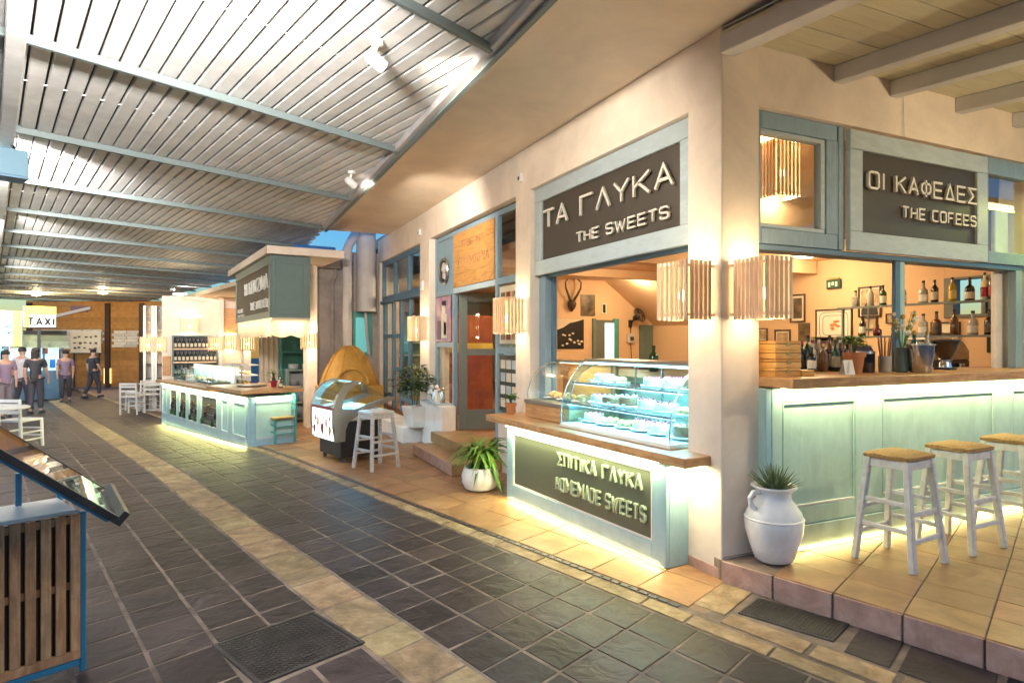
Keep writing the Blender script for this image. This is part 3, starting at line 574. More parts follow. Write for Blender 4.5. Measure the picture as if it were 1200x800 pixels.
# posters beside the door
def framed(name,label,cat,loc,rz,wd,h,m,mf='frame_wood',fw=.02,mount=None,group=None,tilt=0):
    t=thing(name,label,cat,loc,rz,group)
    if mf:
        for a in [(0,wd,0,fw),(0,wd,h-fw,h),(0,fw,fw,h-fw),(wd-fw,wd,fw,h-fw)]: G().box(a[0],a[1],-.024,0,a[2],a[3]).done('frame',mf,t,bevel=.002)
    else: fw=0
    k=mount or 0
    if k: G().box(fw,wd-fw,-.008,0,fw,h-fw).done('mount','paper',t)
    G().box(fw+k,wd-fw-k,-.012,0,fw+k,h-fw-k).done('print',m,t)
    return t
p=framed('poster','tall poster of violet and peach shapes in the window left of the open door','poster',(3.235,9.84,1.65),R(-90),.70,.70,'violet_print',None)
for (x,z,w_,h_,m) in [(.28,.05,.25,.38,'cake_cream'),(.30,.43,.16,.16,'cake_cream'),(.31,.56,.18,.08,'black_paint'),(.08,.03,.18,.30,'shirt_mauve'),(.40,.1,.12,.2,'pastry')]: G().box(x,x+w_,-.016,-.0125,z,z+h_).done('print_shape',m,p,bevel=.01)
p=framed('notice','white notice sheet behind glass in the upper window right of the door','notice',(3.27,7.36,1.62),R(-90),.56,.72,'paper',None)
for i in range(3):
    for j in range(4): G().box(.05+.16*i,.17+.16*i,-.016,-.012,.05+.165*j,.15+.165*j).done('print_shape',['dark_print','sepia_print','red_cloth'][(i*2+j)%3],p)
p=framed('menu_sheet','black and white menu sheets behind glass in the lower window right of the door','notice',(3.27,7.36,.78),R(-90),.56,.70,'black_paint',None)
for i in range(3):
    for j in range(4): G().box(.04+.17*i,.18+.17*i,-.016,-.012,.05+.16*j,.16+.16*j).done('print_shape',['paper','white_paint','pale_blue_paint'][(i+j)%3],p)
# the open door leaf
d=thing('door_leaf','olive grey glazed door standing open into the tavern','door',(3.30,8.98,.32),R(-18))
for a in [(0,.13,0,2.06),(.77,.90,0,2.06),(.13,.77,0,.30),(.13,.77,1.93,2.06),(.13,.77,1.12,1.22)]: G().box(a[0],a[1],-.025,.025,a[2],a[3]).done('frame','olive_paint',d,bevel=.004)
G().box(.13,.77,-.004,.004,.30,1.12).done('pane','glass',d); G().box(.13,.77,-.004,.004,1.22,1.93).done('pane','glass',d)
G().tube([(.82,-.03,.95),(.82,-.07,.95),(.72,-.07,.95)],.01,6).done('handle','brass',d,smooth=True)
# ================================================================ WALL LANTERNS
def lantern(label,loc,rz,wd=.30,dp=.26,h=.41,power=14,group='slatted wooden wall lanterns',ns=7,nd=6,real=True):
    """box of upright pine laths on two hoops round a paper liner and a bulb; hangs on a wall at local y=0, sticks out to -y"""
    t=thing('wall_lantern',label,'lantern',loc,rz,group)
    lw=.030
    sl=G().box(-lw/2,lw/2,-.007,.007,0,h).done('slat','pale_wood',t,bevel=.002)
    first=True
    def put(x,y,r):
        nonlocal first
        o=sl if first else inst(sl,t)
        first=False; o.location=(x,y,rnd.uniform(-.003,.003)); o.rotation_euler=(0,0,r)
    for i in range(ns): put(-wd/2+wd*i/(ns-1),-dp,0)
    for s in (-1,1):
        for i in range(nd-1): put(s*wd/2,-dp+.02+(dp-.02)*(i+.8)/nd,R(90))
    for z in (.035,h-.035):
        g=G(); g.box(-wd/2+.008,wd/2-.008,-dp+.008,-dp+.02,z-.009,z+.009); g.box(-wd/2+.008,-wd/2+.02,-dp+.0205,-.001,z-.009,z+.009); g.box(wd/2-.02,wd/2-.008,-dp+.0205,-.001,z-.009,z+.009)
        g.done('hoop','pale_wood',t)
    g=G(); k=.028
    x0,x1,y0=-wd/2+k,wd/2-k,-dp+k
    for a in [((x0,y0),(x1,y0)),((x0,y0),(x0,-.004)),((x1,y0),(x1,-.004))]:
        (ax,ay),(bx,by)=a
        g.box(min(ax,bx)-.001,max(ax,bx)+.001,min(ay,by)-.001,max(ay,by)+.001,.03,h-.03)
    g.done('paper_liner','lantern_paper',t)
    hd=G().box(-.03,.03,-.03,0,h/2-.05,h/2+.03).done('holder','brass',t); G().tube([(0,-.03,h/2-.02),(0,-dp/2,h/2-.02)],.007,6).done('arm','brass',hd)
    G().ball((0,-dp*.62,h/2-.03),.034,10,1.2).done('bulb','bulb',hd,smooth=True)
    if real:
        lamp('POINT',(0,-dp*.62,h-.02),power*.62,WARM,t,size=.05); lamp('POINT',(0,-dp*.62,.02),power*.40,WARM,t,size=.05)
    return t
LN={}
lantern('slatted wooden lantern glowing on the shop front face of the corner pillar',(3.143,3.54,1.80),R(-90),wd=.29,dp=.255,power=5)
lantern('slatted wooden lantern glowing on the bar side face of the corner pillar',(3.33,3.328,1.80),0,wd=.21,dp=.32,power=5,ns=6,nd=8)
lantern('slatted wooden lantern glowing between the open door and the TA ΓΛΥΚΑ sign',(3.143,6.51,1.735),R(-90),wd=.30,dp=.27,power=5)
lantern('slatted wooden lantern glowing on the pillar left of the open door',(3.143,10.20,1.66),R(-90),wd=.42,dp=.23,power=5)
lantern('slatted lantern glowing inside the corner window over the bar',(4.74,4.398,2.98),0,wd=.28,dp=.24,h=.52,power=16)
# ================================================================ SWEETS COUNTER
a=-3.845
cnt=thing('sweets_counter','pale blue counter with an olive lettered front panel and oiled wood top under the lantern','counter',(2.779,6.066,.012),R(-90+3.845))
CL=2.415
G().box(0,CL,.02,.235,0,.735).done('cabinet','counter_blue',cnt,bevel=.005)
for a_ in [(0,.13,0,.735),(CL-.155,CL,0,.735),(.131,CL-.156,0,.155),(.131,CL-.156,.685,.735)]: G().box(a_[0],a_[1],-.012,.0195,a_[2],a_[3]).done('stile','counter_blue',cnt,bevel=.005)
G().box(.131,CL-.156,.004,.0195,.156,.684).done('sign_panel','olive_board',cnt)
for a_ in [(.131,CL-.156,.156,.17),(.131,CL-.156,.672,.684),(.131,.145,.17,.672),(CL-.17,CL-.156,.17,.672)]: G().box(a_[0],a_[1],-.004,.0035,a_[2],a_[3]).done('bead','white_paint',cnt)
lettering(cnt,'ΣΠITIKA ΓΛYKA',.99,2.16,.505,.12,.0165,'letter_green',y=-.022,depth=.02)
lettering(cnt,'HOMEMADE SWEETS',.96,2.20,.275,.125,.0165,'letter_green',y=-.022,depth=.02)
top=G().poly([(-.40,-.06),(CL+.235,-.06),(CL+.235,.27),(CL+.03,.62),(-.42,.62)],.765,.833).done('counter_top','counter_wood',cnt,bevel=.005)
G().box(-.40,-.02,.30,.52,0,.76).done('end_panel','white_plaster',cnt,bevel=.004)
G().box(.05,CL-.05,-.055,-.035,.752,.763).done('led_strip','led_warm',cnt); G().box(.03,CL-.03,-.011,.0,-.0,.02).done('base_led','led_gold',cnt); lamp('AREA',(CL/2,-.014,.035),6.5,(1,.86,.34),cnt,size=CL-.1,size_y=.03,rot=(R(-68),0,0))
lamp('AREA',(CL/2,-.045,.748),15,(1,.95,.48),cnt,size=CL-.1,size_y=.02,rot=(R(-8),0,0))
lamp('AREA',(CL+.13,.10,.755),3.5,(1,.90,.5),cnt,size=.1,size_y=.25)
# curved glass cake case
def display_case(name,label,loc,rz,L,prof,base_h,back,group=None):
    pass
cs=thing('cake_display_case','curved glass refrigerated cake case glowing cold white on the sweets counter','display case',(2.935,5.22,.848),R(-90+3.845))
L=1.47; 
pr=[(.015,.04),(.012,.12),(.03,.24),(.07,.36),(.135,.47),(.215,.565),(.30,.61)]
def shell(pr,x0,x1,th):
    n=len(pr); vs=[(x0,y,z) for y,z in pr]+[(x1,y,z) for y,z in pr]; fs=[(i,i+1,n+i+1,n+i) for i in range(n-1)]
    vs2=[(x,y+th,z-th*.3) for x,y,z in vs]; 
    return G().add(vs+vs2,fs+[tuple(2*n+i for i in f[::-1]) for f in fs]+[(0,n,3*n,2*n),(n-1,2*n+n-1,3*n+n-1,2*n-1)])
shell(pr,.0,L,.006).done('curved_glass','cool_glass',cs,smooth=True)
G().box(-.01,L+.01,0,.62,0,.035).done('base','white_plastic',cs,bevel=.004)
for x in (.0,L-.006):
    G().add([(x,y,z) for y,z in pr]+[(x,.62,.61),(x,.62,.04)]+[(x+.006,y,z) for y,z in pr]+[(x+.006,.62,.61),(x+.006,.62,.04)],[tuple(range(9)),tuple(range(17,8,-1))]+[(i,(i+1)%9,9+(i+1)%9,9+i) for i in range(9)]).done('end_glass','cool_glass',cs)
    G().tube([(x+.003,y-.002,z) for y,z in pr],.007,6).done('edge_trim','steel',cs,smooth=True)
G().box(-.01,L+.01,.28,.66,.605,.635).done('lid','brushed_steel',cs,bevel=.006)
G().box(0,L,.30,.32,.588,.604).done('led_tube','led_cool',cs)
for z,y0 in ((.22,.05),(.41,.13)):
    G().box(.012,L-.012,y0,.58,z,z+.008).done('glass_shelf','cool_glass',cs); G().box(.012,L-.012,y0-.006,y0+.006,z-.006,z+.014).done('shelf_edge','steel',cs,bevel=.002)
    G().box(.02,L-.02,y0+.02,y0+.03,z-.012,z-.007).done('led_tube','led_cool',cs)
for k in range(4): G().box(.02+k*.36,.36+k*.36,.595,.605,.05,.59).done('back_door','cool_glass',cs); G().box(.012+k*.36,.022+k*.36,.592,.61,.04,.60).done('door_rail','steel',cs)
G().box(.0,L,.33,.60,.0355,.05).done('deck','white_paint',cs)
lamp('AREA',(L/2,.33,.58),16,COOL,cs,size=L-.1,size_y=.04); lamp('AREA',(L/2,.30,.40),8,COOL,cs,size=L-.1,size_y=.03); lamp('AREA',(L/2,.22,.205),8,COOL,cs,size=L-.1,size_y=.03)
Mc=cs.matrix_basis
def on_case(x,y,z): return Matrix.Translation(cs.location)@Euler(cs.rotation_euler).to_matrix().to_4x4()@Vector((x,y,z))
cake_desc=[('cream layered cake','cake_cream'),('chocolate cake','cake_brown'),('berry topped cake','berry'),('golden pastry tray','pastry')]
lvl=[(.052,.16,'on the bottom deck'),(.229,.20,'on the middle shelf'),(.419,.27,'on the top shelf')]
pos=['at the far end','second from the far end','in the middle','beside the middle','near the pillar end','at the pillar end']
for li,(z,y,wh) in enumerate(lvl):
    for k in range(7): G().box(0,.045,0,.002,0,.03).done('price_tag','letter_white',cs,loc=(.06+.2*k+rnd.uniform(-.02,.02),y+.005,z+.004),rot=(R(-15),0,0))
    for k in range(6):
        x=.15+.235*k+rnd.uniform(-.02,.02)
        if li==2 and k in (2,): continue
        dsc,mm=cake_desc[(k*3+li*2+k//2)%4]; r=rnd.uniform(.075,.10)
        if li==0 and False: continue
        c=thing('cake','%s %s of the glass case, %s'%(dsc,wh,pos[k]),'cake',on_case(x,y+.13,z),rnd.uniform(0,3),'cakes in the glass case')
        G().lathe([(r*1.25,0),(r*1.3,.006),(r*1.25,.01)],20).done('plate','glaze_white',c,smooth=True)
        if mm=='pastry':
            for q in range(5):
                aa=q*1.26; G().lathe([(.012,.0),(.032,.008),(.036,.025),(.022,.042),(.004,.048)],10,(r*.62*math.cos(aa),r*.62*math.sin(aa),.011)).done('bun','pastry',c,smooth=True)
        else:
            hh=rnd.uniform(.055,.085); sp=G().lathe([(r*.97,.011),(r,.016),(r,hh),(r*.95,hh+.008),(.01,hh+.010)],20).done('sponge',mm if mm!='berry' else 'cake_cream',c,smooth=True)
            for q in range(7):
                aa=q*.9; G().ball((r*.72*math.cos(aa),r*.72*math.sin(aa),hh+.016),.012,8).done('topping','berry' if mm!='cake_brown' else 'cake_cream',sp,smooth=True)
# pastry case to the left, on a wooden riser
pc=thing('pastry_case','small curved glass pastry case on a wooden riser beside the cake case','display case',(3.0,6.10,.848),R(-90+3.845))
L2=.84
G().box(0,L2,.0,.60,0,.145).done('riser','counter_wood',pc,bevel=.005); G().box(-.01,L2+.01,-.01,.61,.147,.185).done('tray','brushed_steel',pc,bevel=.005)
pr2=[(.02,.186),(.03,.28),(.075,.40),(.16,.50),(.28,.565),(.42,.58)]
shell(pr2,.01,L2-.01,.005).done('curved_glass','glass',pc,smooth=True)
for x in (.01,L2-.015):
    G().tube([(x,y,z) for y,z in pr2],.006,6).done('edge_trim','steel',pc,smooth=True)
G().box(.0,L2,.40,.44,.575,.60).done('lid','brushed_steel',pc,bevel=.004); G().box(.0,L2,.56,.60,.186,.60).done('back_panel','amber_wood',pc)
G().box(.05,L2-.05,.41,.43,.565,.574).done('lamp_tube','led_warm',pc); lamp('AREA',(L2/2,.40,.555),3,WARM,pc,size=.6,size_y=.03)
Mp=Matrix.Translation(pc.location)@Euler(pc.rotation_euler).to_matrix().to_4x4()
for i in range(3):
    pl=thing('pastry_plate',['heap of glazed buns on a plate at the left of the pastry case','heap of croissants on a plate in the middle of the pastry case','heap of sugared rolls on a plate at the right of the pastry case'][i],'pastries',Mp@Vector((.16+.26*i,.27,.187)),0,'plates in the pastry case')
    G().lathe([(.06,0),(.115,.012),(.12,.018),(.1,.012),(.01,.008)],18).done('plate','glaze_white',pl,smooth=True)
    for q in range(9):
        aa=q*2.4; r=.07*math.sqrt(q/9); G().lathe([(.01,0),(.032,.006),(.036,.022),(.024,.04),(.004,.046)],9,(r*math.cos(aa),r*math.sin(aa),.012+.028*(8-q)/8)).done('bun','pastry' if q%3 else 'cake_cream',pl,smooth=True)
# ---- plants
def leaf_blade(g,base,az,ln,wd,rise,droop,n=6,fold=.25):
    """arching strap leaf with a folded midrib"""
    b=Vector(base); d=Vector((math.cos(az),math.sin(az),0)); s=Vector((-d.y,d.x,0)); vs=[];fs=[]
    for i in range(n+1):
        t=i/n; p=b+d*(ln*(t*.35+.65*t*t*(.4+.6*t)) if droop>0 else ln*t*.5)+Vector((0,0,rise*ln*(1.5*t-droop*1.55*t*t)))
        ww=wd*math.sin(PI*min(1,.12+.88*t))**.8*(1-.2*t)+.0005
        vs+= [p-s*ww+Vector((0,0,fold*ww)),p,p+s*ww+Vector((0,0,fold*ww))]
    for i in range(n): fs+=[(3*i,3*i+1,3*i+4,3*i+3),(3*i+1,3*i+2,3*i+5,3*i+4)]
    g.add(vs,fs)
def pot_plant(): pass
fb=thing('planter_bowl','round white bowl planter with an arching green fern on the terrace by the steps','planter',(2.63,6.47,.012),0)
G().lathe([(.10,0),(.17,.03),(.205,.10),(.21,.16),(.19,.225),(.172,.25),(.182,.262),(.165,.262),(.155,.235),(.02,.23)],28).done('bowl','glaze_white',fb,smooth=True)
G().lathe([(.155,.236),(.01,.25)],16).done('soil','soil',fb)
for k in range(115):
    g=G(); az=rnd.uniform(0,2*PI); long_=rnd.uniform(.22,.46); leaf_blade(g,(rnd.uniform(-.07,.07),rnd.uniform(-.07,.07),.24),az,long_,rnd.uniform(.016,.028),rnd.uniform(1.0,1.5),rnd.uniform(.6,1.0) if k%9 else rnd.uniform(1.2,1.4),n=7)
    g.done('leaf','leaf',fb,smooth=True)
pp=thing('potted_plant','small leafy plant in a terracotta pot on the far corner of the sweets counter','potted plant',(2.95,6.36,.846),0)
def small_pot(t,r,h,m='terracotta_pot'):
    G().lathe([(r*.68,0),(r*.92,h*.78),(r*1.05,h*.78),(r*1.08,h),(r*.95,h),(r*.9,h*.8),(.005,h*.8)],18).done('pot',m,t,smooth=True)
def bush_leaves(t,c,r,n,m,lw=.02,ll=.05):
    for k in range(n):
        g=G(); az=rnd.uniform(0,2*PI); el=rnd.uniform(-.2,1.4); rr=r*rnd.uniform(.3,1); p=(c[0]+rr*math.cos(az)*math.cos(el),c[1]+rr*math.sin(az)*math.cos(el),c[2]+rr*math.sin(el))
        leaf_blade(g,p,az+rnd.uniform(-.6,.6),ll*rnd.uniform(.7,1.3),lw*rnd.uniform(.7,1.2),rnd.uniform(.0,.8),rnd.uniform(.6,1.2),n=3); g.done('leaf',m,t,smooth=True)
    g=G()
    for k in range(5): a_=rnd.uniform(0,6.3); g.tube([(c[0],c[1],c[2]-r*.9),(c[0]+r*.35*math.cos(a_),c[1]+r*.35*math.sin(a_),c[2]+r*.5)],.004,5)
    g.done('stem','dark_leaf',t)
small_pot(pp,.062,.12); bush_leaves(pp,(0,0,.17),.075,46,'leaf',.015,.05)
# white jug with a succulent
jg=thing('jug_planter','tall white earthenware jug with a spiky succulent standing beside the corner pillar','planter',(3.44,3.15,.162),R(-28))
G().lathe([(.105,0),(.125,.015),(.155,.10),(.185,.20),(.192,.27),(.178,.33),(.14,.385),(.112,.42),(.108,.455),(.125,.485),(.15,.50),(.148,.512),(.118,.505),(.10,.46),(.01,.45)],36).done('jug','glaze_white',jg,smooth=True)
for s in (-1,):
    G().tube([(s*.112,-.05,.47),(s*.16,-.07,.475),(s*.185,-.08,.44),(s*.178,-.08,.39),(s*.15,-.07,.365)],.017,8).done('handle','glaze_white',jg,smooth=True)
G().lathe([(.118,.40),(.122,.407),(.118,.413)],36).done('ridge','glaze_white',jg,smooth=True); G().lathe([(.189,.285),(.195,.292),(.189,.30)],36).done('ridge','glaze_white',jg,smooth=True)
G().lathe([(.10,.47),(.01,.49)],14).done('soil','soil',jg)
for k in range(95):
    g=G(); az=rnd.uniform(0,2*PI); t_=rnd.uniform(0,1); ln=.10+.075*rnd.random(); el=.25+1.2*t_
    b=Vector((.07*(1-t_)*math.cos(az)*rnd.random(),.07*(1-t_)*math.sin(az)*rnd.random(),.485)); d=Vector((math.cos(az)*math.cos(el),math.sin(az)*math.cos(el),math.sin(el)))
    g.tube([b,b+d*ln*.5,b+d*ln+Vector((0,0,.012))],.0085,4,.001); g.done('leaf','grey_leaf',jg)
# ---- stools
def stool(label,loc,rz,H=.74,sx=.165,sy=.145,group='rush seated bar stools',m='stool_paint',seat='rush',foot=1.22):
    t=thing('bar_stool',label,'stool',loc,rz,group)
    h=H-.035; tp=[]
    for i,j in ((-1,-1),(1,-1),(1,1),(-1,1)):
        a_=(i*sx*foot,j*sy*foot*1.08,0); b_=(i*(sx-.02),j*(sy-.02),h); G().bar(a_,b_,.042,.042,up=(0,1,0)).done('leg',m,t,bevel=.006); tp.append((Vector(a_),Vector(b_)))
    def at(k,z): a_,b_=tp[k]; return a_+(b_-a_)*(z/h)
    for k,(z1,z2) in enumerate(((.19,.36),(.25,.42),(.19,.36),(.25,.42))):
        for z in (z1,z2) if k%2==0 else (z1,z2): G().bar(at(k,z),at((k+1)%4,z),.022,.03).done('stretcher',m,t,bevel=.004)
    for k in range(4): G().bar(at(k,h-.035),at((k+1)%4,h-.035),.022,.055).done('apron',m,t,bevel=.003)
    g=G(); nx,ny=10,8; vs=[]
    for j in range(ny+1):
        for i in range(nx+1):
            x=(i/nx*2-1); y=(j/ny*2-1); e=max(abs(x),abs(y)); z=H+.006*(1-e**4)-.006*(1-min(abs(x),abs(y)))*0+.004*math.sin(i*3.1+j*7.7)
            vs.append((x*(sx+.005),y*(sy+.005),z-(0.012 if e>.99 else 0)))
    fs=[(j*(nx+1)+i,j*(nx+1)+i+1,(j+1)*(nx+1)+i+1,(j+1)*(nx+1)+i) for j in range(ny) for i in range(nx)]
    n0=len(vs); rim=[i for i in range(nx)]+[nx+j*(nx+1) for j in range(ny)]+[ny*(nx+1)+nx-i for i in range(nx)]+[(ny-j)*(nx+1) for j in range(ny)]
    vs2=[(vs[i][0]*.98,vs[i][1]*.98,H-.036) for i in rim]; m_=len(rim)
    fs+=[(rim[k],n0+k,n0+(k+1)%m_,rim[(k+1)%m_]) for k in range(m_)]+[tuple(n0+k for k in range(m_))]
    g.add(vs+vs2,fs).done('seat',seat,t,smooth=True)
    return t
s1_=stool('grey bar stool with a rush seat, nearest to the white jug',(4.215,2.79,.160),R(6))
dup(s1_,(4.945,2.82,.160),R(2),'grey bar stool with a rush seat, middle one of the row at the bar')
dup(s1_,(5.70,2.86,.160),R(5),'grey bar stool with a rush seat, last one on the right')
st2=stool('tall white painted stool standing beside the ice cream freezer',(1.87,8.19,.012),R(22),H=.745,sx=.17,sy=.155,group=None,seat='white_paint')
# ================================================================ BAR COUNTER
bc=thing('bar_counter','long pale green panelled bar counter with a thick oiled wood top','counter',(3.50,3.33,.16),0)
BL=4.6
def bcb(name,m,*a,**k): return G().box(*a).done(name,m,bc,bevel=k.get('bevel',.005))
bcb('cabinet','seafoam_paint',-.02,BL,-.075,.12,.0,1.16)
bcb('corner_post','counter_blue',-.035,.02,-.088,-.0755,.0,1.16)
X=[(.02,.125),(.89,1.20),(2.69,2.98),(4.3,4.6)]
for a,b in X: bcb('stile','seafoam_paint',a,b,-.090,-.0755,.17,1.16)
for (a,b) in [(.126,.889),(1.201,2.689),(2.981,4.299)]:
    bcb('rail','seafoam_paint',a,b,-.090,-.0755,1.055,1.16); bcb('rail','seafoam_paint',a,b,-.090,-.0755,.17,.30)
    for q in [(a+.004,b-.004,.302,.318),(a+.004,b-.004,1.038,1.053),(a+.004,a+.016,.318,1.038),(b-.016,b-.004,.318,1.038)]: bcb('bead','white_paint' if q[3]-q[2]<.05 and q[2]<.5 else 'seafoam_paint',q[0],q[1],-.0895,-.0755,q[2],q[3],bevel=.003)
bcb('kick_board','seafoam_paint',.022,BL,-.10,-.0905,.0,.168)
G().poly([(-.01,-.30),(BL,-.30),(BL,.42),(-.01,.42)],1.17,1.24).done('counter_top','counter_wood',bc,bevel=.005)
bcb('base_led','led_gold',.05,BL-.1,-.112,-.101,.0,.018,bevel=0); lamp('AREA',(BL/2,-.118,.04),5.5,(1,.84,.30),bc,size=BL-.2,size_y=.03,rot=(R(-68),0,0))
bcb('led_strip','led_warm',.05,BL-.1,-.16,-.14,1.158,1.168,bevel=0)
lamp('AREA',(BL/2,-.15,1.153),12,(1,.95,.50),bc,size=BL-.1,size_y=.02,rot=(R(6),0,0))
# things on the bar
def crate(label,loc,rz,L=.26,D=.20,H=.062):
    t=thing('wooden_box',label,'box',loc,rz,'stacked wooden boxes on the bar')
    G().box(0,L,0,D,0,H*.62).done('box_body','box_wood',t,bevel=.003); G().box(0,L,0,D,H*.66,H).done('lid','box_wood',t,bevel=.003); G().box(.004,L-.004,.004,D-.004,H*.62,H*.66).done('seam','frame_wood',t)
    G().box(L*.42,L*.58,-.004,0,H*.45,H*.8).done('clasp','brass',t)
bx,by=3.53,3.22
for k,l in enumerate(['flat wooden box at the bottom of the stack at the pillar end of the bar','flat wooden box second from the bottom of the stack on the bar','flat wooden box third up in the stack on the bar','flat wooden box on top of the stack on the bar']): crate(l,(bx+rnd.uniform(-.004,.004),by+rnd.uniform(-.004,.004),1.401+.0635*k),R(rnd.uniform(-1,1)),L=.255)
t=thing('wooden_box','single flat wooden box lying alone right of the box stack','box',(3.795,3.22,1.401),0,'stacked wooden boxes on the bar'); G().box(0,.125,0,.18,0,.025).done('box_body','box_wood',t,bevel=.003); G().box(0,.125,0,.18,.027,.042).done('lid','box_wood',t,bevel=.003)
t=thing('price_card','small tilted white card on the bar in front of the terracotta pot','card',(4.25,3.22,1.401),R(-12)); G().add([(0,0,0),(.085,0,0),(.085,.03,.11),(0,.03,.11),(0,.07,0),(.085,.07,0)],[(0,1,2,3),(3,2,5,4)]).done('sheet','letter_white',t); G().add([(.012,-.001,.012),(.03,-.001,.012),(.06,.0275,.103),(.045,.0275,.103)],[(0,1,2,3)]).done('print_stripe','galvanised',t)
t=thing('potted_plant','bushy green plant in a terracotta pot standing on the bar','potted plant',(4.45,3.30,1.401),0); small_pot(t,.078,.165); bush_leaves(t,(0,0,.215),.095,70,'leaf',.018,.055)
t=thing('champagne_bucket','shiny steel ice bucket holding bottles on the bar beside the post','ice bucket',(5.10,3.20,1.401),0)
G().lathe([(.07,0),(.078,.01),(.098,.215),(.106,.22),(.106,.23),(.098,.23),(.09,.215),(.07,.02),(.01,.015)],26).done('bucket','steel',t,smooth=True)
G().tube([(.105,0,.19),(.135,0,.19),(.135,0,.15),(.10,0,.15)],.007,6).done('handle','steel',t,smooth=True)
def bottle_parts(t,m,h,r,label_m=None,neck=.34,shape=0,z0=0,cap='black_paint'):
    hb=h*(1-neck); rn=r*.34
    pr=[(r*.9,0),(r,.008),(r,hb*.92),(r*.8,hb*1.02),(rn,hb*1.16),(rn,h*.94)] if shape==0 else [(r*.9,0),(r*1.05,.01),(r*1.05,hb*.7),(r*.95,hb*.9),(rn*1.1,hb*1.05),(rn,h*.94)]
    bd=G().lathe([(max(a,.004),b) for a,b in pr],14).done('glass_body',m,t,smooth=True)
    G().lathe([(rn*1.12,h*.90),(rn*1.12,h),(.003,h)],10).done('cap',cap,bd,smooth=True)
    if label_m: G().lathe([(r*1.012,hb*.2),(r*1.012,hb*.72)] if shape==0 else [(r*1.062,hb*.15),(r*1.062,hb*.6)],14).done('bottle_label',label_m,bd,smooth=True)
for k,(x,y,tl,m) in enumerate([(-.03,.02,10,'bottle_green'),(.035,-.02,-12,'bottle_clear')]):
    q=thing('bottle',['green wine bottle leaning in the steel ice bucket','pale bottle with a gold neck leaning in the steel ice bucket'][k],'bottle',(5.10+x,3.20+y,1.43),0); q.rotation_euler=(R(tl*.4),R(-tl),0); bottle_parts(q,m,.31,.036,'paper',cap='bottle_yellow')
t=thing('flower_bunch','bunch of dry white and yellow flowers rising from behind the ice bucket','flowers',(5.02,3.30,1.401),0)
G().lathe([(.04,0),(.055,.02),(.05,.18),(.06,.2)],14).done('vase','sage_paint',t,smooth=True)
for k in range(26):
    a_=rnd.uniform(0,6.28); l_=rnd.uniform(.20,.42); tip=(math.cos(a_)*l_*.28+.03,math.sin(a_)*l_*.22,.15+l_*.8); G().tube([(0,0,.15),(tip[0]*.5,tip[1]*.5,.15+l_*.45),tip],.003,4).done('stem','leaf',t); G().ball(tip,rnd.uniform(.012,.022),7).done('blossom',['cake_cream','letter_white','bottle_yellow'][k%3],t)
t=thing('coffee_grinder','black coffee grinder with a wide bean hopper on the bar','coffee grinder',(5.86,3.46,1.401),0)
G().box(-.055,.055,-.07,.07,0,.02).done('base','black_paint',t,bevel=.004); G().lathe([(.05,.02),(.045,.06),(.035,.075),(.06,.09)],18).done('motor_body','steel',t,smooth=True)
G().lathe([(.045,.09),(.06,.11),(.10,.20),(.115,.245),(.11,.25),(.09,.2)],22).done('hopper','bottle_dark',t,smooth=True); G().lathe([(.117,.247),(.117,.262),(.02,.27)],22).done('lid','black_paint',t,smooth=True)
t=thing('espresso_machine','long dark espresso machine with curved steel sides behind the bar','coffee machine',(7.0,4.06,1.25),R(4))
G().box(-.45,.35,0,.4,0,.20).done('body','dark_grey',t,bevel=.01)
G().prof([(0,.20),(0,.30),(.06,.40),(.4,.42),(.4,.20)],-.45,.35).done('hood','brushed_steel',t,bevel=.01)
for x in (-.25,.1): G().lathe([(.035,0),(.035,.05)],12,(x,-.03,.12)).done('group_head','steel',t,smooth=True); G().tube([(x,-.05,.13),(x,-.17,.12)],.011,6).done('portafilter','black_paint',t,smooth=True)
G().box(-.4,.3,.05,.35,.421,.44).done('cup_rail','steel',t)
for k in range(6): q=tag(G().lathe([(.02,0),(.032,.05),(.034,.055),(.03,.055),(.018,.008)],10).done('cup','glaze_white',None,smooth=True,loc=Vector((6.70+.10*k,4.30,1.25+.442))),'white coffee cup on top of the espresso machine, %s'%['nearest the grinder','second from the grinder','third from the grinder','third from the white column','second from the white column','nearest the white column'][k],'cup','cups on the espresso machine')
t=thing('back_counter','dark back counter behind the bar carrying bottles and machines','counter',(3.9,3.95,.3),0)
G().box(0,4.1,0,.75,0,.90).done('cabinet','sage_paint',t,bevel=.005); G().box(-.02,4.1,-.02,.77,.905,.945).done('counter_top','dark_grey',t,bevel=.004)
# utensil jars and low bottles on the back counter
t=thing('stirrer_jar','jar of bright yellow and orange stirrers standing behind the bar post','jar',(4.90,3.36,1.402),0); G().lathe([(.045,0),(.05,.01),(.05,.13)],14).done('jar','bottle_clear',t,smooth=True)
for k in range(10): a_=k*.63; G().tube([(.02*math.cos(a_),.02*math.sin(a_),.02),(.05*math.cos(a_),.05*math.sin(a_),.25+.03*(k%3))],.006,5).done('stirrer',['bottle_yellow','terracotta_pot','shirt_mauve'][k%3],t)
t=thing('drum_canister','blue black round canister with a steel rim between the plant and the stirrers','canister',(4.74,3.44,1.402),0); G().lathe([(.085,0),(.09,.01),(.09,.15)],20).done('body','bottle_dark',t,smooth=True); G().lathe([(.092,.15),(.092,.17),(.08,.172)],20).done('rim','steel',t,smooth=True); G().lathe([(.08,.172),(.06,.21),(.02,.22)],18).done('lid','trousers_dark',t,smooth=True)
kinds=[('dark bottle','bottle_dark','cream_card'),('amber bottle','bottle_amber','paper'),('clear bottle','bottle_clear','letter_white'),('green bottle','bottle_green','paper'),('red bottle','bottle_red',None),('yellow bottle','bottle_yellow','cream_card')]
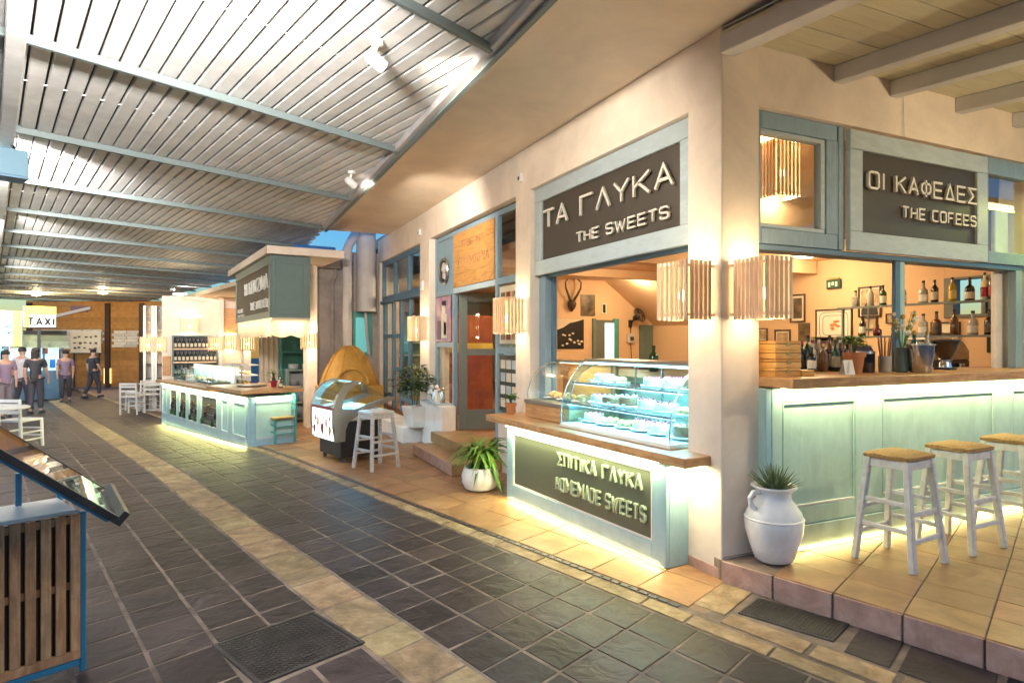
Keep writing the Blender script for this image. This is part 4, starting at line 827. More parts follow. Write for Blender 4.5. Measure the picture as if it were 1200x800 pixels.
def bottles(lst,group):
    for (lab,cat,m,x,y,z,h,r,lm,shape,cap) in lst:
        t=thing('bottle',lab,cat,(x,y,z),rnd.uniform(0,1),group); bottle_parts(t,MATS[m].name,h,r,lm,shape=shape,cap=cap)
low=['slim dark bottle','pale bottle with a pink cap','squat amber bottle','dark bottle with white cap','short green bottle','tall amber bottle','clear bottle','dark bottle with red seal']
for k in range(8):
    x=4.42+.072*k+.01*(k%2); t=thing('bottle','%s, number %d along the low row behind the potted plant'%(low[k],k+1) if False else '%s in the low row behind the bar, %s'%(low[k],['closest to the wooden boxes','second along','left of the tilted card','directly behind the card','behind the leaves of the plant','right behind the terracotta pot','left of the canister','beside the canister'][k]),'bottle',(x,3.66+.06*(k%2),1.402),0,'low row of bottles behind the bar')
    bottle_parts(t,['bottle_dark','bottle_clear','bottle_amber','bottle_dark','bottle_green','bottle_amber','bottle_clear','bottle_dark'][k],.20+.06*((k*5)%3)/2,.033,['cream_card','letter_white',None,'paper'][k%4],cap=['black_paint','berry','brass','letter_white','black_paint','brass','black_paint','berry'][k])
for k in range(8):
    t=thing('bottle',['dark','green','amber','clear','black','brown','pale','dark red'][k]+' bottle at the rear of the crowded row on the bar, '+['by the wooden boxes','second along','third along','fourth along','behind the card','behind the pot','last but one','by the canister'][k],'bottle',(4.40+.066*k,3.735,1.402),0,'rear row of bottles on the bar'); bottle_parts(t,['bottle_dark','bottle_green','bottle_amber','bottle_clear','bottle_dark','bottle_amber','bottle_clear','bottle_red'][k],.25+.05*((k*3)%4)/3,.031,[None,'paper','cream_card'][k%3],cap=['berry','black_paint','brass','glaze_white'][k%4])
# hanging bottle rack (runs along y at x=7)
rk=thing('bottle_rack','thin blue grey steel rack with two glass shelves of bottles hung across the bar','shelf rack',(7.0,3.62,1.25),0)
RL=1.72
for y in (0,RL): G().box(-.012,.012,y-.012,y+.012,0,.815 if y else .86).done('upright','canopy_steel',rk)
for z in (.45,.80): G().box(-.10,.10,-.0,RL,z,z+.012).done('glass_shelf','smoked_glass',rk); G().box(-.112,-.10,0,RL,z-.006,z+.016).done('shelf_edge','canopy_steel',rk)
G().box(-.112,-.10,1.30,1.315,.47,.80).done('upright','canopy_steel',rk)
up=[('clear square bottle',1.42,'bottle_clear',.20,'',1),('tall pale bottle',1.28,'bottle_clear',.24,None,0),('green bottle with a white label',1.08,'bottle_green',.24,'letter_white',0),('clear decanter',.80,'bottle_clear',.27,'letter_white',1),('clear bottle',.56,'bottle_clear',.25,'letter_white',1),('dark bottle with a cream label',.39,'bottle_dark',.25,'paper',0),('gold bottle',.21,'bottle_yellow',.26,'brass',0),('black round shouldered bottle',.115,'bottle_dark',.24,'paper',1),('pink bottle',.045,'cake_cream',.28,'berry',0),('dark bottle with a red cap',-.005,'bottle_dark',.30,'berry',0)]
ups=[]
for i,(l,y,m,h,lm,sh) in enumerate(up):
    yy=[1.55,1.36,1.20,.98,.74,.62,.44,.27,.13,.06][i]; t=thing('bottle',l+' on the upper bar shelf, '+['at the far left','second from the left','third from the left','left of the post','right of the post','left of the window','at the window edge','against the blue window','right of the blue window','last at the right end'][i],'bottle',(7.0,3.62+yy,2.064),.3,'bottles on the bar rack'); bottle_parts(t,m,h,.036 if not sh else .042,lm or None,shape=sh,cap='berry' if i==9 else 'black_paint')
for i,(l,yy,m,h,lm,sh) in enumerate([('dark bottle with a pink label',1.46,'bottle_dark',.24,'letter_white',0),('small dark jar shaped bottle',1.27,'bottle_red',.13,None,1),('squat amber bottle',1.05,'bottle_amber',.17,'brass',1),('clear bottle with a black cap',.74,'bottle_clear',.24,'letter_white',1),('brown bottle',.60,'bottle_amber',.26,'dark_print',1),('narrow clear bottle with amber liquor',.42,'bottle_amber',.27,None,0),('wide clear bottle',.24,'bottle_clear',.25,'letter_white',1),('black wide bottle',.085,'bottle_dark',.26,'dark_print',1)]):
    t=thing('bottle',l+' on the lower shelf of the bar rack','bottle',(7.0,3.62+yy,1.714),.3,'bottles on the bar rack'); bottle_parts(t,m,h,.037 if not sh else .044,lm,shape=sh)
# pictures on the bar wall x=8.5 (local x runs towards the camera)
pw=[('portrait print in a dark wide frame, left of the exit sign',7.436,1.96,.29,.45,'dark_print',.04),('gilded brown print below the dark portrait',7.751,1.466,.32,.38,'sepia_print',.03),('small unframed photo of a white shape on black',7.28,1.655,.22,.29,'dark_print',0),('large map in a thin black frame below the exit sign',6.95,1.645,.63,.50,'cream_card',0),('wide dark landscape photograph in a broad frame',7.022,1.47,.84,.25,'dark_print',.0),('portrait of a dark suited man in a thin frame',6.225,2.00,.35,.44,'sepia_print',.02),('tiny sketch in a thin frame beside the post',5.803,1.90,.13,.14,'sepia_print',.0),('small gilded print behind the lower rack shelf',6.15,1.81,.22,.19,'sepia_print',0),('boat picture in a thin black frame low behind the rack',5.19,1.63,.36,.27,'cream_card',0),('dark green upright picture at the right end of the bar wall',4.52,1.515,.13,.38,'bottle_green',0),('small brown print at the far end above a smaller one',8.11,1.656,.2,.22,'sepia_print',.02),('smallest dark print low at the far end of the bar wall',8.11,1.48,.16,.16,'dark_print',0)]
PX={}
for l,y,z,w_,h_,m,mo in pw:
    PX[l[:5]]=framed('picture',l,'picture',(8.498,y,z),R(-90),w_,h_,m,mf=None if 'unframed' in l else 'frame_wood',fw=.022 if w_>.2 else .015,mount=mo or None,group='pictures on the bar wall')
q=PX['large']
for k,(a,b) in enumerate([(.07,.05),(.13,.10)]):
    P=[(a+(.63-2*a)*(.5+.5*math.copysign(abs(math.cos(t_))**.35,math.cos(t_))),b+(.50-2*b)*(.5+.5*math.copysign(abs(math.sin(t_))**.35,math.sin(t_)))) for t_ in [2*PI*i/24 for i in range(25)]]
    g=G(); stroke(g,P,.007,-.0145,-.0125); g.done('map_outline','frame_wood',q)
for k in range(9): G().ball((0,0,0),.03,6).done('map_blot','terracotta_pot',q,loc=(.25+.14*rnd.random(),-.0125,.19+.12*rnd.random())).scale=(1.2,.05,.7)
q=PX['portr'] if False else None
q=[o for k_,o in PX.items() if k_=='portr'][0]
G().ball((0,0,0),.055,10,1.25).done('head_shape','cloth_cream',q,loc=(.175,-.013,.29)).scale=(1,.04,1); G().lathe([(.13,0),(.12,.08),(.06,.16),(.03,.19)],12).done('bust_shape','black_paint',q,loc=(.175,-.0125,.03)).scale=(1,.02,1)
q=PX['boat ']; G().poly([(.08,0),(.28,0),(.32,.05),(.05,.05)],0,.003).done('boat_shape','frame_wood',q,rot=(R(90),0,0),loc=(0,-.0125,.08))
q=PX['small'] if 'small' in PX else None
t=thing('exit_sign','small green emergency exit sign high on the wall behind the bar','exit sign',(8.498,6.74,2.45),R(-90)); G().box(0,.24,-.04,0,0,.14).done('case','dark_grey',t,bevel=.004); G().box(.015,.225,-.044,-.0405,.015,.125).done('lit_panel','exit_green',t); G().box(.04,.2,-.03,0,.145,.17).done('bracket','brass',t)
for a in [(.04,.03),(.10,.05),(.16,.03)]: G().box(a[0],a[0]+.035,-.048,-.0445,a[1],.10).done('symbol','letter_white',t)
# sweets room: horns, photos, fan, bottle etc.
t=thing('mounted_horns','pair of long curved dark horns on a plaque on the sweets room wall','horns',(6.42,10.998,2.25),0)
G().lathe([(.02,-.02),(.07,.05),(.09,.14),(.06,.2),(.02,.21)],10).done('plaque','frame_wood',t,smooth=True,rot=(R(8),0,0),loc=(0,-.05,.02))
for s in (-1,1): G().tube([(s*.03,-.06,.20),(s*.10,-.10,.32),(s*.17,-.12,.46),(s*.18,-.12,.58),(s*.10,-.10,.66),(s*.02,-.08,.63)],.028,8,.006).done('horn','frame_wood',t,smooth=True)
q=framed('picture','dark photo of pale goats below a hill on the sweets room wall','picture',(6.05,10.998,1.50),0,.68,.61,'black_paint',None)
G().poly([(0,.36),(.2,.43),(.35,.52),(.5,.55),(.68,.60),(.68,.608),(0,.608)],0,.002).done('sky_shape','cloth_cream',q,rot=(R(90),0,0),loc=(0,-.0125,0))
for k in range(16): G().ball((0,0,0),.03,6).done('goat_shape','paper',q,loc=(.18+.46*rnd.random(),-.0125,.06+.26*rnd.random())).scale=(1,.05,.6)

t=bpy.data.objects[-1] if False else None
framed('picture','dark upright photo of a waterfall right of the mounted horns','picture',(6.66,10.998,2.17),0,.34,.43,'dark_print',None)
framed('picture','little dark green card in a white frame left of the fan','picture',(7.16,10.998,2.22),0,.11,.21,'bottle_green','white_paint',fw=.02)
t=thing('wall_fan','black round wall fan tilted upward above an electric box','fan',(7.85,10.99,2.0),0)
G().box(-.03,.03,-.06,0,-.05,.10).done('bracket','black_paint',t,bevel=.004); G().tube([(0,-.06,.05),(.02,-.16,.12)],.02,8).done('arm','black_paint',t,smooth=True); G().ball((.03,-.17,.14),.06,12).done('motor','black_paint',t,smooth=True)
g=G()
for k in range(4): g.tube([(r_*math.cos(q*.3),r_*math.sin(q*.3),.02*k-.03) for q in range(22) for r_ in (.10+.035*(3-abs(k-1.5)*1.2)*.6,)],.005,5)
for k in range(16): a_=k*PI/8; g.tube([(.03*math.cos(a_),.03*math.sin(a_),.03),(.17*math.cos(a_),.17*math.sin(a_),.02),(.17*math.cos(a_),.17*math.sin(a_),-.03),(.03*math.cos(a_),.03*math.sin(a_),-.04)],.003,4)
g.done('cage','black_paint',t,loc=(.09,-.24,.20),rot=(R(55),R(35),0))
for k in range(3): g=G(); a_=k*2.09; g.add([(0,0,.0),(.14*math.cos(a_),.14*math.sin(a_),.015),(.14*math.cos(a_+.7),.14*math.sin(a_+.7),-.015)],[(0,1,2)]); g.done('blade','dark_grey',t,loc=(.09,-.24,.20),rot=(R(55),R(35),0))
t=thing('fuse_box','small grey electric box with cables below the wall fan','fuse box',(7.86,10.99,1.62),0); G().box(-.09,.09,-.06,0,0,.20).done('case','galvanised',t,bevel=.005); G().tube([(0,-.03,0),(.02,-.03,-.3),(.05,-.02,-.7)],.008,5).done('cable','black_paint',t); G().tube([(0,-.03,.2),(0,-.03,.36)],.008,5).done('cable','black_paint',t); G().box(-.03,.05,-.075,-.0605,.05,.13).done('switch','dark_grey',t)
t=thing('green_bottle','green glass bottle standing behind the cake case by the pillar','bottle',(4.55,5.9,1.302),0); bottle_parts(t,'bottle_green',.30,.055,None,cap='bottle_green')
t=thing('prep_counter','low serving counter behind the cake case','counter',(3.75,4.0,.3),0); G().box(0,1.0,0,2.6,0,.95).done('cabinet','inner_plaster',t); G().box(-.02,1.02,-.02,2.62,.955,1.0).done('counter_top','counter_wood',t)
# interior ceiling lights
def ceil_light(label,x,y,z,e,r=.16):
    t=thing('ceiling_light',label,'ceiling light',(x,y,z),0,'round ceiling lights inside the shop'); G().lathe([(r,-.001),(r,-.03),(r*.9,-.04)],20).done('rim','white_paint',t,smooth=True); G().lathe([(r*.88,-.041),(r*.6,-.055),(.01,-.06)],20).done('diffuser','led_warm',t,smooth=True)
    lamp('POINT',(0,0,-.12),e,(1,.76,.44),t,size=.12)
ceil_light('round ceiling light over the bar back counter',6.2,5.4,2.898,34); ceil_light('round ceiling light over the bottle rack',7.6,6.4,2.898,30)
ceil_light('round ceiling light in the sweets room',5.6,8.0,2.898,34); ceil_light('round ceiling light near the sweets room doors',7.2,9.9,2.898,24)
ceil_light('round ceiling light behind the tavern door',4.6,9.8,2.898,16); ceil_light('round ceiling light in the far tavern room',4.6,13.0,2.898,45); 
# ================================================================ ON THE STREET
def plate_pattern(g,x0,x1,y0,y1,z,s=.03):
    k=0
    y=y0
    while y<y1:
        x=x0+(s/2 if k%2 else 0)
        while x<x1-.005:
            if k%2: g.box(x-.010,x+.010,y-.004,y+.004,z,z+.004)
            else: g.box(x-.004,x+.004,y-.010,y+.010,z,z+.004)
            x+=s
        y+=s*.55; k+=1
mh=thing('manhole_cover','large dark cast iron chequered cover set in the slate beside the sandstone band','manhole cover',W(1.255,3.42,0),ST+math.atan(SH)*.75)
for a in [(-.298,.298,-.285,-.262),(-.298,.298,.262,.285),(-.298,-.276,-.2615,.2615),(.276,.298,-.2615,.2615)]: G().box(*a,-.01,.012).done('frame','cast_iron',mh,bevel=.002)
G().box(-.273,.273,-.259,.259,-.01,.008).done('plate','cast_iron',mh,bevel=.002)
g=G(); plate_pattern(g,-.262,.265,-.25,.255,.0078); tag(g.done('tread_pattern','cast_iron',mh),kind='stuff')
for s in (-1,1): G().box(-.03,.03,s*.2-.008,s*.2+.008,.009,.0135).done('lift_slot','black_paint',mh)
mh=thing('drain_cover','small worn brown cover plate set in the paving below the bar step','drain cover',W(3.68,1.83,0),ST+.12)
G().box(-.15,.15,-.27,.27,-.01,.011).done('plate','cast_iron',mh,bevel=.003)
g=G()
for i in range(26): g.box(-.13,.13,-.25+.02*i,-.243+.02*i,.0108,.0145)
tag(g.done('rib_pattern','cast_iron',mh),kind='stuff')
# menu stand at the left edge
ms=thing('menu_stand','slatted larch menu stand in a bright blue frame with a tilted glazed menu board','menu stand',(-.613,3.785,.0),R(23.2))
G().box(-.012,.012,-.012,.03,0,.80).done('post','cyan_paint',ms,bevel=.003); G().box(-.95,-.925,-.012,.03,0,.80).done('post','cyan_paint',ms,bevel=.003)
G().box(-.012,.012,.42,.45,0,.95).done('post','cyan_paint',ms,bevel=.003)
G().box(-.925,-.0125,-.008,.026,.035,.068).done('bottom_rail','cyan_paint',ms,bevel=.003)
G().box(-.92,-.013,-.014,.01,.07,.115).done('slat_rail','larch_slat',ms,bevel=.003)
for z in (.42,.745): G().box(-.92,-.013,.004,.018,z,z+.035).done('slat_rail','larch_slat',ms)
G().box(-.92,-.014,.03,.045,.07,.78).done('back_panel','frame_wood',ms)
for k in range(15): G().box(-.056-.060*k,-.014-.060*k,-.016,.003,.116,.795+rnd.uniform(-.004,.004)).done('slat','larch_slat',ms,bevel=.002)
G().box(-.93,-.02,.02,.38,.79,.808).done('shelf','white_plastic',ms,bevel=.003)
# side view of the tilted board: a line through (.143,.70) and (-.327,1.10)
LX,LZ,sl_=0,0,R(40)
b=thing('menu_board','tilted black and blue glazed menu board lying on the slatted stand','menu board',(-.426,3.343,.834),R(12))
def slab(name,m,s0,s1,y0,y1,h0,h1,parent=b):
    y0,y1=y0*1.4,y1*1.4
    """s runs up the slope from the lip, h is height above the board's underside"""
    g=G(); c_,s_=math.cos(sl_),math.sin(sl_); P=lambda s,h:(LX-s*c_+h*s_,LZ+s*s_+h*c_)
    q=[P(s0,h0),P(s1,h0),P(s1,h1),P(s0,h1)]
    return g.add([(x,y0,z) for x,z in q]+[(x,y1,z) for x,z in q],[(3,2,1,0),(4,5,6,7),(0,1,5,4),(1,2,6,5),(2,3,7,6),(3,0,4,7)]).done(name,m,parent,bevel=.002)
for x,y in ((-.2,.33),(-.62,.33)): G().box(x-.012,x+.012,y-.012,y+.012,.809,.90+(-x-.1)*.75).done('board_prop','cyan_paint',ms)
slab('tray','cyan_paint',.02,1.35,-.003,.50,-.012,.0); slab('frame','black_paint',0,1.35,-.012,.006,0,.032); slab('frame','black_paint',0,1.35,.49,.505,0,.032)
slab('lip','black_paint',-.03,.0,-.012,.505,.0,.065); slab('backing','dark_grey',.001,1.35,.006,.49,.001,.012)
slab('glazing','cool_glass',.001,1.35,.006,.49,.026,.029)
for s0,s1,m in [(.55,1.3,'sepia_print'),(.30,.55,'shirt_mauve'),(.01,.30,'olive_board')]: slab('menu_print',m,s0,s1-.003,.02,.475,.0125,.014)
g=G(); c_,s_=math.cos(sl_),math.sin(sl_)
for k in range(4):
    s0=.05+.065*k; P=[]
    for i in range(13):
        y=.06+.58*i/12; s=s0+.018*math.sin(i*1.3+k); h=.0155; P.append((LX-s*c_+h*s_,y,LZ+s*s_+h*c_))
    for p,q in zip(P[:-1],P[1:]): g.bar(p,q,.012,.002)
g.done('wave_print','cake_cream',b)
# ice cream freezer
fz=thing('ice_cream_freezer','gelato freezer with curved glass hood and a lit picture panel on a black base','freezer',(1.297,9.375,.012),R(-76.3))
FL=.80
fbase=G().box(.03,FL-.03,.02,.62,.07,.55).done('base','black_paint',fz,bevel=.01)
for x in (.08,FL-.08):
    for y in (.08,.55): G().cyl(x,y,0,.068,.025,10).done('castor','dark_grey',fbase,smooth=True)
G().prof([(-.06,.30),(-.085,.34),(-.09,.73),(-.06,.74),(.02,.70),(.02,.30)],.02,FL-.05).done('front_panel','screen_white',fz,bevel=.004)
G().box(.02,FL-.05,-.096,-.088,.715,.755).done('red_trim','berry',fz)
for i,(x,z,w_,h_,m) in enumerate([(.06,.36,.10,.12,'berry'),(.20,.40,.08,.20,'pastry'),(.33,.36,.12,.16,'berry'),(.49,.38,.07,.24,'cake_brown'),(.60,.36,.10,.14,'pastry'),(.12,.52,.08,.09,'berry'),(.62,.54,.07,.1,'cake_brown'),(.40,.55,.06,.08,'cake_cream')]):
    G().lathe([(w_*.15,0),(w_*.5,h_*.55),(w_*.42,h_*.85),(w_*.1,h_)],8,(0,0,0)).done('panel_print',m,fz,loc=(x+w_/2,-.088,z),smooth=True).scale=(1,.06,1)
ep=[(-.07,.30),(-.10,.5),(-.10,.75),(-.04,.93),(.07,1.05),(.20,1.105),(.30,1.10),(.20,1.03),(.10,.96),(.04,.86),(.02,.74),(.18,.72),(.45,.79),(.74,.87),(.80,.86),(.80,.82),(.52,.74),(.25,.64),(.11,.55),(.07,.45),(.06,.30)]
for x in (-.01,FL-.05):
    g=G(); n=len(ep); g.add([(x,y,z) for y,z in ep]+[(x+.06,y,z) for y,z in ep],[(i,(i+1)%n,n+(i+1)%n,n+i) for i in range(n)])
    tri=[(0,1,19,20),(1,2,10,18),(1,18,19),(2,3,9,10),(3,4,8,9),(4,5,7,8),(5,6,7),(10,11,17,18),(11,12,16,17),(12,13,15,16),(13,14,15)]
    g.add([(x,y,z) for y,z in ep],tri); g.add([(x+.06,y,z) for y,z in ep],[t[::-1] for t in tri]); g.done('end_frame','brushed_steel',fz)
fp=[(-.09,.755),(-.035,.92),(.07,1.04),(.20,1.095),(.30,1.09)]
shell(fp,.055,FL-.055,.006).done('curved_glass','cool_glass',fz,smooth=True)
shell([(.30,1.09),(.70,.86)],.055,FL-.055,.005).done('back_glass','cool_glass',fz)
for x in (.0,FL-.02): G().add([(x,.05,.88),(x,.20,1.03),(x,.30,1.09),(x,.70,.86),(x,.2,.735),(x,.04,.76)],[(0,1,2,3,4,5)]).done('side_glass','cool_glass',fz)
G().box(.03,FL-.04,-.03,.66,.56,.70).done('well','white_plastic',fz,bevel=.004); G().box(.055,FL-.055,.29,.31,1.06,1.085).done('led_tube','fridge_light',fz)
lamp('AREA',(FL/2,.29,1.05),8,COOL,fz,size=.6,size_y=.03)
fl=['cake_cream','berry','pastry','cake_brown','letter_green','cake_cream','yellow_cloth','cake_brown']
Mf=Matrix.Translation(fz.location)@Euler(fz.rotation_euler).to_matrix().to_4x4()
for i in range(8):
    x=.07+.165*(i%4); y=.0+.30*(i//4); p=Mf@Vector((x,y,.705)); t=thing('ice_cream_tub','tub of %s ice cream in the freezer, %s row, %s'%(['vanilla','strawberry','caramel','chocolate','pistachio','coconut','mango','coffee'][i],'front' if i<4 else 'back',['farthest from the stool','second from the far end','second from the stool end','closest to the stool'][i%4]),'ice cream tub',p,R(-76.3),'ice cream tubs in the freezer')
    G().box(0,.155,0,.28,0,.012).done('tub','steel',t); g=G(); vs=[(.155*a/6,.28*c_/6,.014+.03*math.sin(PI*a/6)*math.sin(PI*c_/6)+rnd.uniform(0,.012)) for c_ in range(7) for a in range(7)]; g.add(vs,[(c_*7+a,c_*7+a+1,c_*7+a+8,c_*7+a+7) for c_ in range(6) for a in range(6)]).done('ice_cream',fl[i],t,smooth=True)
# ochre oven dome and flues
ov=thing('dome_oven','ochre clay dome oven with an arched mouth in the recess behind the freezer','oven',(2.42,13.0,-.02),R(-4))
G().box(-.66,.62,-.48,.58,0,.80).done('base','ochre',ov,bevel=.02)
g=G(); n=16; pr_=[(.60,.70),(.585,.80),(.55,.93),(.495,1.07),(.43,1.20),(.355,1.34),(.275,1.45),(.185,1.53),(.09,1.58),(.005,1.592)]
g.lathe(pr_,n); g.done('dome','ochre',ov,smooth=True)
g=G(); q=[(-.33+.66*i/10) for i in range(11)]
arch_=[(.30*math.cos(PI*i/12),.84+.30*math.sin(PI*i/12)) for i in range(13)]; out_=[(.37*math.cos(PI*i/12),.81+.40*math.sin(PI*i/12)) for i in range(13)]
vs=[(x,-.60,z) for x,z in arch_]+[(x,-.575,z) for x,z in out_]+[(x,-.30,z) for x,z in arch_]
fs=[(i,i+1,13+i+1,13+i) for i in range(12)]+[(26+i,26+i+1,i+1,i) for i in range(12)]
vs+= [(x,-.25,z) for x,z in out_]; fs+=[(13+i,13+i+1,39+i+1,39+i) for i in range(12)]
G().tube([(x,-.575+.30*max(0,z-.85),z) for x,z in arch_],.035,8).done('mouth_lip','ochre',ov,smooth=True)
g=G()
for a_ in (-1.15,-.42,.42,1.15): g.tube([((r_+.004)*math.sin(a_),-(r_+.004)*math.cos(a_),z_) for r_,z_ in pr_[1:-1]],.012,6)
g.done('clay_rib','ochre',ov,smooth=True)
G().poly([(x,z) for x,z in arch_],0,.02).done('mouth_door','galvanised',ov,rot=(R(90),0,0),loc=(0,-.33,0))
for k in range(9): G().ball((rnd.uniform(-.2,.2),-.40,.86+rnd.uniform(0,.12)),rnd.uniform(.03,.05),8).done('mouth_stone',['glaze_white','cloth_cream','pastry'][k%3],ov,smooth=True)
fp_=thing('flue_pipe','slim pale flue pipe rising from the ochre oven with a bent top','flue pipe',(2.42,13.2,1.54),0)
G().tube([(0,0,0),(0,0,1.85),(0,0,2.0),(.05,.03,2.12),(.18,.08,2.35),(.22,.1,2.6)],.095,16).done('pipe','galvanised',fp_,smooth=True)
for z in (.55,1.3,1.9): G().lathe([(.096,z-.02),(.101,z-.015),(.101,z+.015),(.096,z+.02)],18).done('collar','galvanised',fp_,smooth=True)
dp_=thing('duct_pipe','thick pale vertical duct beside the slim flue pipe, ending above the recess window','duct',(2.83,13.33,2.27),0)
G().tube([(0,0,0),(0,0,1.9)],.20,22).done('pipe','galvanised',dp_,smooth=True); G().lathe([(.201,.0),(.207,.01),(.207,.04),(.201,.05)],22).done('collar','galvanised',dp_,smooth=True); G().tube([(0,.05,-.01),(.03,.1,-.4),(.1,.18,-.9)],.03,8).done('drain_pipe','galvanised',dp_,smooth=True)
t=thing('conduit','thin grey conduit clipped to the recess wall left of the flue pipe','conduit',(2.18,13.58,.9),0); G().tube([(0,0,0),(0,0,2.0),(.06,-.02,2.1),(.06,-.02,2.5)],.04,8).done('pipe','grey_plaster',t,smooth=True)
# plant in the white planter and the shaker ledge
pl=thing('planter_pot','tapered white planter of dark glossy leaves on the ledge left of the door','planter',(2.93,9.93,.266),R(10))
G().add([(-.13,-.13,0),(.13,-.13,0),(.13,.13,0),(-.13,.13,0),(-.19,-.19,.34),(.19,-.19,.34),(.19,.19,.34),(-.19,.19,.34)],[(3,2,1,0),(4,5,6,7),(0,1,5,4),(1,2,6,5),(2,3,7,6),(3,0,4,7)]).done('pot','white_plastic',pl,bevel=.008)
bush_leaves(pl,(0,.10,.58),.42,260,'dark_leaf',.04,.13)
for k,(dx,h,m) in enumerate([(0,.22,'glaze_white'),(.09,.26,'white_plastic'),(.19,.20,'steel'),(.29,.27,'glaze_white'),(.39,.22,'pale_wood'),(.5,.24,'steel')]):
    t=thing('condiment_jar',['white sugar shaker at the far end of the sill by the tavern window','tall white caster next to the sugar shaker on the sill','steel shaker third along the sill','white bottle in the middle of the sill','wooden pepper mill on the sill','steel caster nearest the open door on the sill'][k],'jar',(3.12,9.86-dx*1.3,.706),0,'jars on the window sill'); G().lathe([(.04,0),(.042,h*.6),(.03,h*.75),(.034,h*.9),(.01,h)],12).done('jar',m,t,smooth=True); G().lathe([(.031,h*.72),(.036,h*.78),(.031,h*.8)],12).done('ring','steel',t)
# blue chair at the kitchen counter
def cafe_chair(name,label,loc,rz,m,seat,H=.44,s=.19,back=.82,group=None):
    t=thing(name,label,'chair',loc,rz,group)
    for i in (-1,1):
        G().bar((i*s,-s,0),(i*(s-.01),-s+.01,H),.032,.032).done('leg',m,t); G().bar((i*s,s,0),(i*(s-.01),s+.03,back),.032,.032).done('leg',m,t)
        for z in (.14,.26): G().bar((i*s,-s,z),(i*s,s,z),.02,.022).done('stretcher',m,t)
    for z in (.18,.30): G().bar((-s,-s,z),(s,-s,z),.02,.022).done('stretcher',m,t)
    for z in (H+.14,H+.25,back-.03): G().bar((-s,s+.02,z),(s,s+.02,z),.018,.05).done('back_slat',m,t)
    G().box(-s-.01,s+.01,-s-.01,s+.01,H-.02,H+.015).done('seat',seat,t,bevel=.008); return t
cafe_chair('cafe_chair','small turquoise ladder back chair with a rush seat beside the kitchen counter',(.93,11.02,.008),R(-68),'teal_paint','rush',H=.40,s=.17,back=.80)
# ================================================================ CANOPY LAMPS
def aim(frm,to):
    d=(Vector(to)-Vector(frm)).normalized(); return d.to_track_quat('-Z','Y').to_euler()
def spot_lamp(label,loc,to,e,cone=120):
    t=thing('spotlight',label,'spotlight',loc,0,'white spotlights on the canopy')
    d=(Vector(to)-Vector(loc)).normalized(); a=Vector((-.02,.02,-.12))
    G().lathe([(.045,0),(.045,-.03),(.03,-.035)],12).done('mount','white_plastic',t,smooth=True); G().tube([(0,0,-.03),a,a+d*.05],.014,7).done('arm','white_plastic',t,smooth=True)
    g=G(); g.T=Matrix.Translation(a)@d.to_track_quat('Z','Y').to_matrix().to_4x4(); g.lathe([(.03,-.05),(.045,-.03),(.05,.09),(.046,.09),(.04,.07),(.01,.06)],14).done('head','white_plastic',t,smooth=True)
    g=G(); g.T=Matrix.Translation(a)@d.to_track_quat('Z','Y').to_matrix().to_4x4(); g.lathe([(.038,.075),(.02,.08),(.003,.082)],12).done('lens','flood_white',t,smooth=True)
    o=a+d*.12; lamp('SPOT',o,e,(1,.90,.74),t,size=.03,rot=aim((0,0,0),d),spot=R(cone),blend=.7)
spot_lamp('white canopy spotlight nearest the TA ΓΛΥΚΑ sign, throwing a glare on the slats',(.98,4.28,3.695),(3.1,5.0,2.7),95,105)
spot_lamp('white canopy spotlight second along, above the tavern board',(1.46,7.70,3.695),(3.1,8.9,2.9),95,110)
spot_lamp('unseen canopy spotlight added near the viewer to warm the slatted menu stand',(.55,.9,3.695),(-1.0,3.3,.3),40,80)  # added spot out of view, puts warm light on the stand's slats
spot_lamp('white canopy spotlight far along near the kitchen building',W(5.2,26,3.695),W(6.2,25.5,3.6),60)
def flood(label,u,v,e,ang=55,z=3.40,hid=False):
    t=thing('floodlight_box',label,'floodlight',W(u,v,z),ST+R(8),'pale blue boxed floodlights hung under the canopy')
    G().box(-.42,.30,-.13,.13,-.13,.13).done('case','flood_blue',t,bevel=.006); G().box(-.425,.305,-.135,.135,-.15,-.131).done('base_trim','deep_blue_paint',t,bevel=.003)
    for x in (-.05,.22): G().bar((x,-.02,.13),(x-.10,-.06,.30-0.005),.02,.02).done('hanger','black_paint',t)
    G().box(-.35,.16,-.10,.06,.262,.275).done('bracket_plate','black_paint',t,rot=(R(8),R(6),0))
    G().box(-.3,.2,.131,.15,-.02,.09).done('lens','flood_white',t)
    L=lamp('AREA',(-.05,.17,.06),e,(1,.96,.90),t,size=.6,size_y=.2,spread=130,rot=aim((0,0,0),(0,1,.48)))
flood('pale blue boxed floodlight on black hangers at the left edge of the canopy',-.02,7.95,280)
flood('pale blue boxed floodlight over the near end of the canopy',.35,2.0,230,z=3.08)
flood('pale blue boxed floodlight deep under the canopy beyond the first one',-.25,12.6,270,z=3.42); flood('pale blue boxed floodlight farthest along the canopy by the taxi sign',-.3,19.5,250,z=3.42)
# bar side tube lamp beyond the right edge
t=thing('added_pendant','unseen paper pendant added under the bar roof to light the bar and stools','added lamp',(5.7,.95,2.75),0); G().ball((0,0,0),.16,16).done('shade','lantern_paper',t,smooth=True); G().tube([(0,0,.15),(0,0,.72)],.006,5).done('cable','black_paint',t); lamp('POINT',(0,0,0),130,(1,.80,.5),t,size=.1)  # added lamp out of view, warms the bar wall, stools and floor
t=thing('tube_lamp','yellow green fluorescent tube fixed under the bar roof','tube lamp',(7.35,3.05,3.05),0); G().box(-.6,.6,-.04,.04,0,.05).done('housing','white_plastic',t,bevel=.004); G().tube([(-.58,0,-.02),(.58,0,-.02)],.018,10).done('tube','led_warm',t,smooth=True)
lamp('AREA',(0,0,-.05),7,(.90,1,.12),t,size=1.1,size_y=.05)
